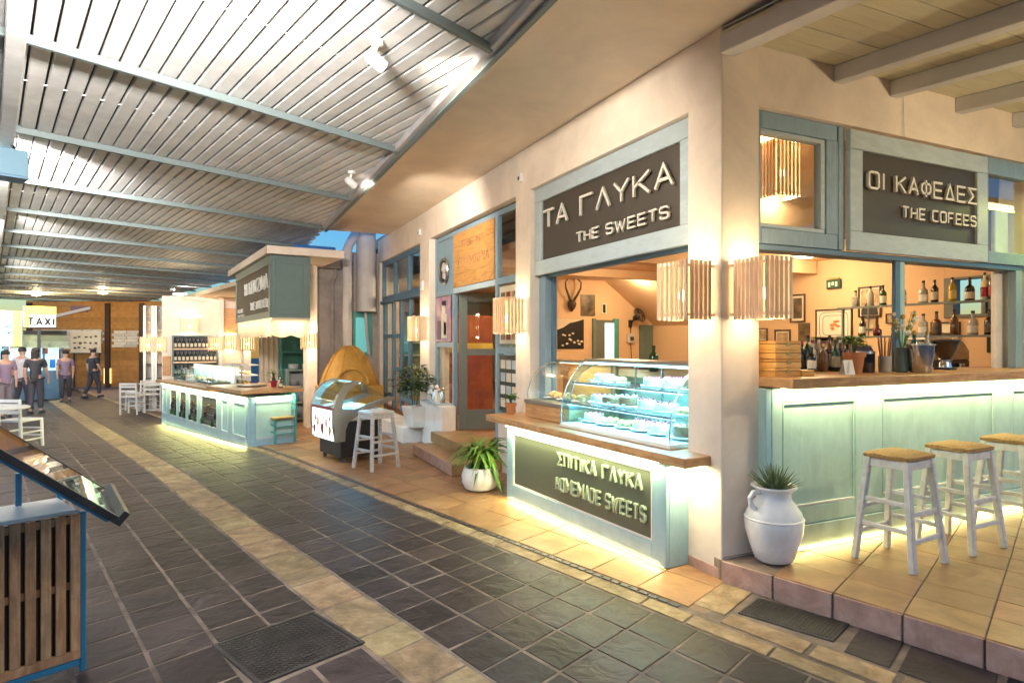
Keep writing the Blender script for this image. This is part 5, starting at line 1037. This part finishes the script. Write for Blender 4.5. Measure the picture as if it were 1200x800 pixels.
# ================================================================ KITCHEN
KZ=-.16
kb=thing('kitchen_building','open kitchen building with a projecting slab roof beyond the recess','building',(1.0,13.0,KZ),0)
def kw(name,m,x0,x1,y0,y1,z0,z1,**k): return G().box(x0-1,x1-1,y0-13,y1-13,z0-KZ,z1-KZ).done(name,m,kb,bevel=k.get('bevel',.005))
kw('pillar','plaster',1.60,1.80,13.02,13.60,-.1,3.16)
kw('wall','plaster',-1.40,.62,20.0,20.2,-.4,2.918); kw('wall','plaster',.62,.80,18.0,20.2,-.4,2.918); kw('wall','plaster',1.2,3.2,17.6,17.8,-.4,2.918); kw('wall','plaster',.03,.16,19.7,19.99,-.4,2.918)
kw('timber_panel','amber_wood',.16,.60,19.93,19.985,1.9,2.6); kw('timber_panel','amber_wood',-1.38,-1.18,19.95,19.99,.7,1.25)
g=G(); pts=[Vector((-1.779,25.5,0)),Vector((.37,15.65,0)),Vector((1.05,15.7,0)),Vector((1.5,13.7,0)),Vector((3.1,14.0,0)),Vector((3.1,25.5,0))]
g.poly([(p.x-1,p.y-13) for p in pts],2.92-KZ,3.02-KZ).done('soffit','soffit_paint',kb)
sa=R(6.7); kd=Vector((-math.sin(sa),math.cos(sa),0)); kr=Vector((math.cos(sa),math.sin(sa),0)); kc=Vector((.856,11.738,0))
def kslab(name,m,a0,a1,d0,d1,z0,z1,bevel=.006,parent=kb):
    """a along the front going away, d in from the front"""
    P=[kc+kd*a+kr*d for a,d in ((a0,d0),(a0,d1),(a1,d1),(a1,d0))]; return G().poly([(p.x-1,p.y-13) for p in P],z0-KZ,z1-KZ).done(name,m,parent,bevel=bevel)
kslab('roof_slab','plaster',-.10,4.6,-.10,1.25,3.17,3.31)
kslab('skylit_gutter','sky_tint_blue',.3,.40,.45,1.2,3.315,3.42)  # slab edge gutter, the skylight on it is put into its blue
kg=thing('kitchen_sign','sage green boxed sign over the kitchen reading Η ΚΟΥΖΙΝΑ and THE KITCHEN','sign',tuple(kc+kd*3.9+Vector((0,0,2.07))),R(-90+6.7))
G().box(0,3.9,0,.66,0,1.09).done('case','sage_paint',kg,bevel=.006)
for a in [(0,3.9,0,.11),(0,3.9,.93,1.09),(0,.14,.111,.929),(3.76,3.9,.111,.929)]: G().box(a[0],a[1],-.03,-.001,a[2],a[3]).done('frame','sage_paint',kg,bevel=.004)
G().box(.141,3.759,-.012,-.001,.111,.929).done('board','shaded_sign_board',kg)
lettering(kg,'H KOYZINA',1.25,3.68,.52,.26,.026,'letter_white',y=-.04,depth=.026); lettering(kg,'THE KITCHEN',1.9,3.66,.19,.16,.019,'letter_white',y=-.036,depth=.022)
lettering(kg,'MEZEΔEΣ',.22,.95,.20,.08,.014,'letter_white',y=-.02,depth=.008); lettering(kg,'ΠAΓΩTA',.22,1.1,.08,.08,.014,'letter_white',y=-.02,depth=.008)
for a in [(.06,.60,.06,.14),(.06,.60,.95,1.03),(.06,.13,.141,.949),(.53,.60,.141,.949)]: G().box(3.901,3.915,a[0],a[1],a[2],a[3]).done('side_moulding','sage_paint',kg,bevel=.003)
vl=thing('valance','scalloped cream cloth valance hung under the kitchen sign','valance',kg.location,R(-90+6.7))
def valance(L,axis):
    g=G(); n=int(L/.05); vs=[];fs=[]
    for i in range(n+1):
        x=L*i/n; f=.018*math.sin(i*1.7)+.008*math.sin(i*.6); ln=.30+.05*abs(math.sin(PI*x/.33))
        for z in (0,-.12,-.24,-ln):
            k=f*(.3+abs(z)*2.2); vs.append((x,k,z-.002) if axis=='x' else (3.88+k,x,z-.002))
    for i in range(n):
        for j in range(3): fs.append((i*4+j,i*4+j+1,(i+1)*4+j+1,(i+1)*4+j))
    return g.add(vs,fs).done('cloth','valance_cloth',vl,smooth=True)
valance(3.88,'x'); valance(.66,'y')
G().box(.1,3.8,.03,.05,-.02,-.003).done('led_strip','led_warm',vl); lamp('AREA',(1.9,.12,-.03),12,WARM,vl,size=3.6,size_y=.05); lamp('AREA',(3.7,.35,-.03),4,WARM,vl,size=.2,size_y=.5)
lantern('slatted wooden lantern glowing on the white pillar beside the kitchen valance',(1.62,13.015,1.50),0,wd=.28,dp=.2,h=.32,power=10)
# counter
kt=thing('kitchen_counter','pale blue panelled kitchen counter with a wood top and lit food display','counter',(-1.097,15.734,KZ),R(-72.45))
KL=5.143; H0=.76-KZ
G().box(0,KL,.02,.75,0,H0).done('cabinet','counter_blue',kt,bevel=.005)
ed=[(.04,.41,0),(.67,1.17,1),(1.35,1.82,1),(1.99,2.53,1),(2.73,3.64,1),(3.86,4.21,0),(4.41,5.03,0)]
prev=0
for a,b_,gl in ed:
    G().box(prev,a,-.012,.0195,0,H0).done('stile','counter_blue',kt,bevel=.004)
    G().box(a+.001,b_-.001,-.012,.0195,0,.26).done('rail','counter_blue',kt,bevel=.004); G().box(a+.001,b_-.001,-.012,.0195,H0-.10,H0).done('rail','counter_blue',kt,bevel=.004)
    G().box(a+.001,b_-.001,.006,.0195,.26,H0-.101).done('window' if gl else 'panel','dark_grey' if gl else 'counter_blue',kt)
    for q in [(a+.001,a+.025,.285,H0-.125),(b_-.025,b_-.001,.285,H0-.125),(a+.001,b_-.001,.261,.284),(a+.001,b_-.001,H0-.124,H0-.101)]: G().box(q[0],q[1],-.016,.0055,q[2],q[3]).done('bead','pale_blue_paint',kt)
    if gl:
        for k in range(3): G().box(a+.03,b_-.03,-.002,.0055,.34+.14*k,.35+.14*k).done('shelf_line','brushed_steel',kt)
        for k in range(5): G().lathe([(.03,0),(.035,.08),(.012,.11),(.012,.13)],8,(a+.05+(b_-a-.1)*k/4.2,.0,.29+.14*(k%3)+.0)).done('stored_jar',['bottle_green','bottle_dark','frame_wood'][k%3],kt)
    prev=b_
G().box(prev,KL,-.012,.0195,0,H0).done('stile','counter_blue',kt,bevel=.004)
G().box(KL+.001,KL+.014,.10,.68,.28,H0-.11).done('end_moulding','seafoam_paint',kt,bevel=.003)
for q in [(.10,.66,.24,.279),(.10,.66,H0-.105,H0-.07)]: G().box(KL+.001,KL+.024,*q).done('end_bead','pale_blue_paint',kt)
G().poly([(-.05,-.12),(3.55,-.12),(3.55,.80),(-.05,.80)],H0+.005,H0+.06).done('counter_top','counter_wood',kt,bevel=.004); G().poly([(3.52,-.16),(KL+.10,-.16),(KL+.14,.85),(3.52,.85)],H0+.062,H0+.12).done('counter_top','counter_wood',kt,bevel=.004)
G().box(.1,KL-.05,-.06,-.04,H0-.012,H0-.001).done('led_strip','led_warm',kt)
G().box(.05,KL-.03,-.012,-.001,-.0,.03).done('base_led','led_gold',kt); lamp('AREA',(KL/2,-.03,.16),30,(1,.90,.28),kt,size=KL-.1,size_y=.04,rot=(R(-66),0,0))
lamp('AREA',(KL/2,-.06,H0-.02),20,(.97,1,.34),kt,size=KL-.1,size_y=.02,rot=(R(4),0,0)); lamp('AREA',(KL+.06,.4,H0+.03),2.5,(.95,1,.55),kt,size=.05,size_y=.6)
Mk=Matrix.Translation(kt.location)@Euler(kt.rotation_euler).to_matrix().to_4x4(); ZT=H0+.061
t=thing('food_display','long glass food display glowing on the kitchen counter','display case',Mk@Vector((.75,.04,ZT)),R(-72.45))
G().box(0,2.5,0,.42,0,.05).done('base','steel',t); G().box(0,2.5,.0,.006,.05,.30).done('front_glass','cool_glass',t); G().box(0,2.5,.006,.38,.30,.31).done('top_glass','cool_glass',t); G().box(0,2.5,.39,.41,.05,.36).done('back_rail','white_paint',t)
for x in (0,1.25,2.48): G().box(x,x+.02,0.007,.385,.05,.299).done('end_glass','cool_glass',t)
G().box(0,2.5,.345,.38,.28,.295).done('led_tube','led_warm',t); lamp('AREA',(1.25,.25,.285),6,(1,.95,.8),t,size=2.4,size_y=.05)
for i in range(9):
    q=thing('food_tray','tray of %s in the kitchen food display, %s'%(['salad','roast peppers','stuffed leaves','pie slices','beans','fish','meatballs','greens','rice'][i],['at the far end','second from the far end','third from the far end','left of the middle','in the middle','right of the middle','third from the near end','second from the near end','at the near end'][i]),'food tray',Mk@Vector((.82+.265*i,.06,ZT+.052)),R(-72.45),'food trays on the kitchen counter')
    G().box(0,.24,0,.32,0,.03).done('tray','steel',q); 
    for k in range(10): G().ball((rnd.uniform(.04,.20),rnd.uniform(.05,.27),.045),rnd.uniform(.025,.045),7).done('food',['leaf','berry','dark_leaf','pastry','yellow_cloth','cake_cream','cake_brown','leaf','cake_cream'][i],q,smooth=True)
t=thing('stacked_glass_case','white two tier glass case of pastries on the back of the kitchen counter','display case',Mk@Vector((2.45,.47,ZT-.0)),R(-72.45))
for z in (.0,.19,.38): G().box(0,1.0,0,.31,z,z+.02).done('tier','white_paint',t)
for x in (0,.49,.98): G().box(x,x+.02,0,.02,.021,.379).done('upright','steel',t)
G().box(0,1.0,0.003,.008,.021,.379).done('front_glass','cool_glass',t); lamp('AREA',(.5,.16,.37),4,(1,.93,.75),t,size=.9,size_y=.2)
for i in range(8):
    q=thing('pastry_plate','plate of pastries in the two tier kitchen case, %s tier, %s'%(['lower','upper'][i//4],['far end','left of centre','right of centre','near end'][i%4]),'pastries',Mk@Vector((2.58+.24*(i%4),.63,ZT+.021+.19*(i//4))),0,'pastries in the kitchen case')
    for k in range(7): G().ball((rnd.uniform(-.06,.06),rnd.uniform(-.06,.06),.03),.035,7).done('bun',['pastry','cake_brown'][k%2],q,smooth=True)
    G().lathe([(.08,0),(.105,.012),(.01,.006)],14).done('plate','glaze_white',q,smooth=True)
q=thing('serving_tray','round dark serving tray on the near end of the kitchen counter','tray',Mk@Vector((4.3,.35,H0+.121)),0); G().lathe([(.22,0),(.26,.02),(.25,.022),(.02,.008)],24).done('tray','dark_grey',q,smooth=True)
q=thing('potted_plant','small dark green plant in a red pot on the kitchen counter by the tray','potted plant',Mk@Vector((4.75,.55,H0+.121)),0); small_pot(q,.06,.11,'berry'); bush_leaves(q,(0,0,.20),.10,40,'leaf',.016,.06)
for k in range(4):
    q=thing('bottle',['oil bottle left of the red pot','dark sauce bottle right of the red pot','slim vinegar bottle at the counter corner','short brown jar at the corner of the kitchen counter'][k],'bottle',Mk@Vector((4.55+.15*k,.62-.05*(k%2),H0+.121)),0,'bottles on the kitchen counter'); bottle_parts(q,['bottle_yellow','bottle_dark','bottle_green','bottle_amber'][k],[.26,.22,.28,.14][k],.032,'paper')
# kitchen back: bottle shelf, lanterns, shelving
t=thing('bottle_shelf','recessed wall shelf of wine bottles below the glowing wall lantern','shelf',(-1.14,19.99,.68),0)
G().box(0,1.16,-.02,.0,0,1.14).done('back_panel','dark_grey',t)
for z in (.0,.37,.74,1.1): G().box(0,1.16,-.24,-.021,z,z+.04).done('shelf','pale_wood' if 0<z<1 else 'sage_paint',t)
for x in (0,1.12): G().box(x,x+.04,-.24,-.021,.041,1.1).done('side','sage_paint',t)
for j in range(3):
    for i in range(11):
        q=thing('bottle','dark wine bottle on the %s shelf of the kitchen wall, %s'%(['lowest','middle','upper'][j],['far left','second','third','fourth','fifth','sixth in the middle','seventh','eighth','ninth','tenth','far right'][i]),'bottle',(-1.06+.10*i,19.86,.721+.37*j),0,'wine bottles on the kitchen shelf')
        if i==0 and j==0: bottle_parts(q,'bottle_dark',.29,.036,'paper'); proto=q
        else:
            for ch in proto.children:
                c_=inst(ch,q)
                for g_ in ch.children: inst(g_,c_)
lantern('slatted lantern glowing high on the wall above the wine shelf',(-.72,19.99,1.90),0,wd=.42,dp=.2,h=.42,power=5)
def lan2(l,loc): lantern(l,loc,0,wd=.36,dp=.22,h=.42,power=2.5)
lan2('slatted lantern hanging at the right end of the wine shelf',(-.05,19.69,1.38)); lan2('slatted lantern on the kitchen corner left of the timber panel',(.30,19.98,1.42)); lan2('slatted lantern deep in the kitchen right of the timber panel',(.71,17.99,1.4))
for k,(x,l) in enumerate([(-1.87,'white display column of framed photos, left one by the brown wall'),(-1.60,'white display column of shelves, right one next to the kitchen wall')]):
    t=thing('display_column',l,'display column',(x,20.5,-.3),0); 
    G().box(0,.06,-.3,0,0,2.95).done('post','white_paint',t); G().box(.20,.26,-.3,0,0,2.95).done('post','white_paint',t); G().box(.061,.199,-.02,0,0,2.95).done('back','grey_plaster',t)
    for z in (.5,.9,1.3,1.7): G().box(.061,.199,-.28,-.021,z,z+.03).done('shelf','dark_grey',t)
    for z in (1.95,2.3,2.62): G().box(.07,.19,-.05,-.021,z,z+.28).done('photo',['sepia_print','dark_print'][k],t)
    lan2('slatted lantern on the %s white display column'%['left','right'][k],(x+.13,20.19,1.36))
t=thing('shelf_unit','turquoise shelf unit with leafy cloth at the back of the kitchen','shelf unit',(1.45,17.5,-.2),0)
for x in (0,.62): G().box(x,x+.06,-.3,0,0,2.1).done('side','teal_paint',t)
for z in (.6,1.1,1.55,2.04): G().box(.061,.619,-.3,0,z,z+.05).done('shelf','teal_paint',t)
G().box(.061,.619,-.02,0,0,2.04).done('back','teal_paint',t); G().box(.63,1.3,-.3,0,1.45,1.55).done('beam','teal_paint',t)
t=thing('plate_cabinet','sage steel cabinet of stacked plates beside the white kitchen pillar','cabinet',(1.36,14.9,-.14),0)
for a in [(0,.05,0,1.15),(.60,.65,0,1.15)]: G().box(a[0],a[1],-.5,0,a[2],a[3]).done('side','sage_paint',t)
for z in (.08,.45,.8,1.15): G().box(0.0,.65,-.5,0,z,z+.03).done('shelf','steel' if z<1 else 'sage_paint',t)
G().box(.051,.599,-.02,0,.11,1.15).done('back','galvanised',t)
for i in range(6):
    q=thing('plate_stack','stack of white plates in the sage cabinet, %s shelf, %s'%(['lower','middle','top'][i//2],['left','right'][i%2]),'plates',(1.52+.28*(i%2),14.62,-.14+.48+.35*(i//2)),0,'plate stacks in the sage cabinet')
    for k in range(4): G().lathe([(.07,0),(.115,.02),(.118,.025),(.01,.012)],14).done('plate','glaze_white',q,smooth=True,loc=(0,0,.028*k))
t=thing('curtain','pale curtain hanging between the lantern and the shelf unit','curtain',(.95,17.2,-.2),0); g=G(); vs=[]
for i in range(17): 
    for z in (0,2.1): vs.append((.45*i/16,.03*math.sin(i*1.5),z))
g.add(vs,[(2*i,2*i+2,2*i+3,2*i+1) for i in range(16)]).done('cloth','cloth_cream',t,smooth=True)
t=thing('ceiling_light','round ceiling light over the kitchen counter','ceiling light',(.75,15.5,2.915),0,'kitchen ceiling lights'); G().lathe([(.16,0),(.16,-.03),(.01,-.05)],16).done('diffuser','led_warm',t,smooth=True); lamp('POINT',(0,0,-.12),8,(1,.80,.5),t,size=.12)
t=thing('ceiling_light','round ceiling light at the back wall of the kitchen','ceiling light',(-.9,18.8,2.915),0,'kitchen ceiling lights'); G().lathe([(.16,0),(.16,-.03),(.01,-.05)],16).done('diffuser','led_warm',t,smooth=True); lamp('POINT',(0,0,-.12),5,(1,.74,.4),t,size=.12)
# ================================================================ FAR END OF THE STREET
bwall=thing('timber_building','brown boarded building with whitewashed panels closing the far end of the street','building',(-8.6,38.6,gz(38)),R(-22))
for k in range(16): G().box(0,7.5,-.02-.008*(k%2),.1,.27*k,.27*k+.262).done('plank','brown_brick',bwall)
for x0,x1,z0,z1 in [(.35,2.7,1.9,2.95),(2.75,3.7,2.2,3.0),(4.15,5.4,2.0,2.95)]:
    for k in range(int((z1-z0)/.14)):
        n=int((x1-x0)/.42); 
        for i in range(n): G().box(x0+(x1-x0)*i/n+.01+.1*(k%2),x0+(x1-x0)*(i+1)/n-.01+.1*(k%2),-.09,-.031,z0+.14*k,z0+.14*k+.128).done('white_brick','white_brick',bwall)
for x in (.1,3.85,5.5): G().box(x,x+.22,-.16,-.03,0,4.2).done('post','frame_wood',bwall)
G().bar((.2,-.2,3.2),(3.2,-.2,3.95),.12,.14).done('brace','white_beam',bwall)
G().box(2.2,3.0,-.14,-.035,3.75,4.05).done('fanlight','shirt_mauve',bwall)
G().box(3.78,4.1,-.1,-.032,.2,.95).done('lit_opening','lantern_liner',bwall)
t=thing('notice_board','pale framed notice board in front of the brown boarded wall','notice board',(-6.55,37.4,gz(37)),R(-22))
G().box(0,1.45,-.04,0,1.75,2.75).done('board','paper',t); 
for a in [(-.04,1.49,1.71,1.75),(-.04,1.49,2.751,2.79)]: G().box(a[0],a[1],-.06,.01,a[2],a[3]).done('frame','white_paint',t)
for x in (.1,1.3): G().box(x,x+.06,.001,.06,0,2.7).done('post','dark_grey',t)
for i in range(5):
    for j in range(3): ox,oz=rnd.uniform(-.04,.05),rnd.uniform(-.04,.05); G().box(.12+.26*i+ox,.20+.26*i+ox+rnd.uniform(0,.06),-.05,-.041,1.88+.28*j+oz,1.94+.28*j+oz+rnd.uniform(0,.07)).done('print_mark','dark_print',t)
# lamps of the far street
for k,(u,v) in enumerate([(1.5,33),(3.5,30),(-.5,25)]):
    t=thing('ceiling_light','round canopy light near the brown building, %s'%['middle','by the white columns','toward the taxi sign'][k],'ceiling light',W(u,v,3.60),0,'canopy lights at the far end'); G().lathe([(.16,0),(.16,-.03),(.01,-.05)],16).done('diffuser','led_warm',t,smooth=True); lamp('POINT',(0,0,-.2),95,(1,.72,.36),t,size=.12)
tx=thing('taxi_sign','lit yellow and white TAXI sign on a post above the kiosk awning','sign',(-5.57,24.66,gz(25)),R(22))
G().box(0,.84,-.06,.06,2.47,3.13).done('panel','sign_white',tx,bevel=.01); G().box(.0,.14,-.065,-.061,2.47,3.13).done('yellow_band','sign_yellow',tx); G().box(.0,.84,-.063,-.061,2.86,3.13).done('yellow_band','sign_yellow',tx)
G().box(-.03,.87,-.07,.07,2.43,2.468).done('frame','dark_grey',tx); G().box(.38,.46,.061,.14,0,3.1).done('post','dark_grey',tx)
lettering(tx,'TAXI',.08,.80,2.51,.26,.055,'black_paint',y=-.075,depth=.012)
vs_=thing('vertical_sign','tall lit pale blue and yellow vertical sign at the left edge by the kiosk','sign',(-6.33,24.95,gz(25)),R(22))
G().box(0,.62,-.08,.08,1.85,2.98).done('panel','sign_white',vs_,bevel=.01); G().box(.40,.62,-.085,-.081,1.85,2.98).done('yellow_band','sign_yellow',vs_); G().box(.20,.28,.0,.08,0,1.849).done('post','deep_blue_paint',vs_); G().box(.621,.66,-.09,.09,1.8,3.0).done('edge','deep_blue_paint',vs_)
for k,c in enumerate('TAXI'): 
    g=G(); [stroke(g,[(.20+.20*p[0],2.62-.21*k+.15*p[1]) for p in st],.035,-.095,-.086) for st in GL[c]]; g.done('letter','cyan_paint',vs_)
ks=thing('kiosk','lit newspaper kiosk with a pale green awning and hanging goods','kiosk',(-6.55,26.4,gz(26)),R(22))
G().box(0,1.7,0,1.2,0,1.0).done('counter','deep_blue_paint',ks); G().box(.0,1.7,.6,1.2,1.001,2.25).done('lit_interior','kiosk_light',ks); G().box(-.1,1.8,-.1,1.3,2.26,2.4).done('roof','dark_grey',ks)
G().add([(.1,-.7,1.85),(1.75,-.7,1.85),(1.75,0,2.3),(.1,0,2.3),(.1,-.7,1.80),(1.75,-.7,1.80)],[(0,1,2,3),(0,4,5,1)]).done('awning','letter_green',ks)
for x in (0,.56,1.12,1.66): G().box(x,x+.06,.0,.06,1.001,2.25).done('post','deep_blue_paint',ks)
for k in range(14): G().box(.1+.22*(k%7),.26+.22*(k%7),.50,.58,1.08+.5*(k//7),1.38+.5*(k//7)).done('magazine',['paper','sky_tint_blue','red_cloth','letter_white','yellow_cloth'][k%5],ks)
lamp('AREA',(.85,.3,2.2),14,(.75,.95,1),ks,size=1.4,size_y=.3)
t=thing('drinks_fridge','low white lit counter with an orange top in front of the kiosk','counter',(-6.2,22.4,gz(23)),R(22)); G().box(0,.55,0,.5,0,1.0).done('body','white_paint',t,bevel=.01); G().box(.04,.51,-.012,-.001,.1,.9).done('lit_front','sign_white',t); G().box(.03,.52,.1,.4,1.001,1.3).done('top_box','terracotta_pot',t)
t=thing('blue_panel','lit deep blue advertising panel at the left edge below the vertical sign','sign',(-6.95,25.5,gz(25)),R(22)); G().box(0,.75,0,.1,.8,1.75).done('panel','sign_blue',t); G().box(0,.75,.0,.1,0,.799).done('base','deep_blue_paint',t)
# white cafe furniture
def ctable(label,loc,H=.74,r=.38):
    t=thing('cafe_table',label,'table',loc,0,'white cafe tables'); G().lathe([(r,H-.03),(r+.01,H-.015),(r,H),(.01,H)],24).done('tabletop','white_paint',t,smooth=True); G().lathe([(.22,0),(.2,.03),(.03,.05),(.03,H-.03)],16).done('pedestal','white_paint',t,smooth=True)
ctable('round white cafe table at the left edge behind the menu stand',(-2.95,11.7,gz(12)+.005)); 
wc=cafe_chair('white_chair','white cafe chair at the left edge behind the menu stand',(-2.88,12.6,gz(12)+.005),R(150),'white_paint','white_paint',H=.45,s=.2,back=.80,group='white cafe chairs')
dup(wc,(-3.5,12.3,gz(12)+.005),R(60),'white cafe chair on the far side of the left edge table')
for k,(px_,l) in enumerate([((-1.95,18.6),'nearest the kitchen counter end, turned away'),((-1.62,19.1),'between the two other white chairs by the kitchen'),((-1.95,19.7),'farthest back beside the display columns')]): dup(wc,(px_[0],px_[1],gz(17.5)),R(160+40*k),'white cafe chair '+l)
ctable('round white cafe table among the chairs beyond the kitchen counter',(-1.55,19.75,gz(19)))
# ---------------------------------------------------------------- people
def person(label,loc,rz,shirt,trousers,pose='stand',hair='hair',h=1.7,stride=.12,arm=.1,long_hair=False):
    k=h/1.7; t=thing('person',label,'person',loc,rz,'people strolling at the far end of the street')
    if pose=='sit': hipz=.48; kn=[(-.10,-.42,.50),(.10,-.42,.50)]; an=[(-.10,-.40,.08),(.10,-.40,.08)]; toe=[(-.10,-.55,.035),(.10,-.55,.035)]
    else: hipz=.90; kn=[(-.09,-stride*.8-.02,.50),(.09,stride*.4-.03,.50)]; an=[(-.09,-stride,.09),(.09,stride*1.5,.10)]; toe=[(-.10,-stride-.15,.035),(.10,stride*1.5-.14,.04)]
    o=hipz
    V_=[(0,0,o),(0,.0,o+.18),(0,-.01,o+.38),(0,-.01,o+.53),(0,-.02,o+.60),(0,-.035,o+.69),(0,-.03,o+.78)]; Rr=[.125,.115,.135,.10,.05,.085,.07]; E_=[(0,1),(1,2),(2,3),(3,4),(4,5),(5,6)]
    def chain(root,pts,rs):
        p=root
        for q,r in zip(pts,rs): V_.append(q); Rr.append(r); E_.append((p,len(V_)-1)); p=len(V_)-1
    for s in (0,1):
        sg=-1 if s==0 else 1; a_=arm*(1 if s else -1)
        chain(0,[(sg*.09,0,o-.06),kn[s],an[s],toe[s]],[.095,.06,.04,.03])
        chain(3,[(sg*.17,0,o+.50),(sg*.22,a_*.4,o+.26),(sg*.21,a_-.10,o+.04),(sg*.20,a_-.12,o-.05),(sg*.20,a_-.13,o-.12)],[.06,.045,.032,.028,.02])
    def skin(name,V_,Rr,E_,m,grow=0):
        me=bpy.data.meshes.new(name); me.from_pydata([Vector(v)*k for v in V_],E_,[]); ob=bpy.data.objects.new(name,me); COL.objects.link(ob); ob.parent=t
        md=ob.modifiers.new('skin','SKIN'); md.use_smooth_shade=True
        for i,v in enumerate(me.skin_vertices[0].data): v.radius=((Rr[i]+grow)*k,)*2; v.use_root=(i==0)
        ob.modifiers.new('sub','SUBSURF').levels=1; ob.modifiers['sub'].render_levels=1; me.materials.append(M(m)); return ob
    skin('body',V_,Rr,E_,'skin')
    # clothes follow the body a centimetre out
    sv=[(0,0,o-.14)]+V_[1:4]; sr=[.15,.13,.145,.105]; se=[(0,1),(1,2),(2,3)]
    for s in (0,1):
        sg=-1 if s==0 else 1; a_=arm*(1 if s else -1); b0=len(sv); sv=sv+[(sg*.17,0,o+.50),(sg*.215,a_*.35,o+.30)]; sr+=[.072,.058]; se+=[(3,b0),(b0,b0+1)]
    skin('shirt',sv,sr,se,shirt,.006)
    tv=[(0,0,o+.12)]; tr=[.128]; te=[]
    for s in (0,1):
        sg=-1 if s==0 else 1; b0=len(tv); tv=tv+[(sg*.09,0,o-.06),kn[s],tuple(Vector(an[s])+Vector((0,0,.03)))]; tr+=[.108,.075,.058]; te+=[(0,b0),(b0,b0+1),(b0+1,b0+2)]
    skin('trousers',tv,tr,te,trousers,.006)
    g=G(); c=Vector((0,-.02,o+.745))*k
    g.lathe([(.094*k,-.02*k),(.10*k,.03*k),(.085*k,.075*k),(.045*k,.102*k),(.004,.108*k)],12,c); 
    if long_hair: g.box(c.x-.08*k,c.x+.08*k,c.y+.03*k,c.y+.09*k,c.z-.20*k,c.z+.02*k)
    g.done('hair',hair,t,smooth=True)
    for q in toe: G().box((q[0]-.045)*k,(q[0]+.045)*k,(q[1]-.03)*k,(q[1]+.22)*k,.0,.085*k,tx=.012,ty=.03).done('shoe','black_paint',t,bevel=.012)
    G().add([((.0)*k,(-.125)*k,(o+.70)*k),(-.014*k,-.105*k,(o+.69)*k),(.014*k,-.105*k,(o+.69)*k),(0,-.10*k,(o+.735)*k)],[(0,1,2),(0,2,3),(0,3,1)]).done('nose','skin',t)
    for s in (-1,1): G().ball((s*.034*k,-.108*k,(o+.735)*k),.010*k,6).done('eye','black_paint',t)
    return t
pe=[('person in a red top strolling left of the kiosk counter',(-6.3,20.6),.2,'shirt_red','trousers_dark',1.66,0),('person in an orange red shirt walking beside the one in red',(-5.55,20.2),2.9,'shirt_orange','trousers_grey',1.72,0),('long haired person in a mauve top in the middle of the group',(-4.75,19.4),.5,'shirt_mauve','trousers_grey',1.64,1),('dark haired person in a black shirt before the brown wall',(-4.35,20.4),3.0,'shirt_black','trousers_dark',1.70,1),('person in a pale shirt walking behind the mauve top',(-5.1,22.4),2.7,'shirt_white','trousers_dark',1.75,0),('person in a mauve shirt near the notice board',(-4.6,25.4),.1,'shirt_mauve','trousers_dark',1.68,0),('child in a red shirt among the strolling group',(-4.95,18.9),.8,'shirt_red','trousers_grey',1.25,0),('person in dark clothes standing by the lit opening',(-4.15,27.5),2.4,'shirt_black','trousers_dark',1.74,0),('person in a pale top at the far left by the kiosk',(-7.0,23.2),1.2,'shirt_white','trousers_grey',1.62,1)]
for l,(x,y),rz_,sh,tr_,h_,lh in pe: person(l,(x,y,gz(CU*y-CV*x)),rz_,sh,tr_,'stand',h=h_,stride=rnd.uniform(.05,.2),arm=rnd.uniform(-.15,.15),long_hair=bool(lh))
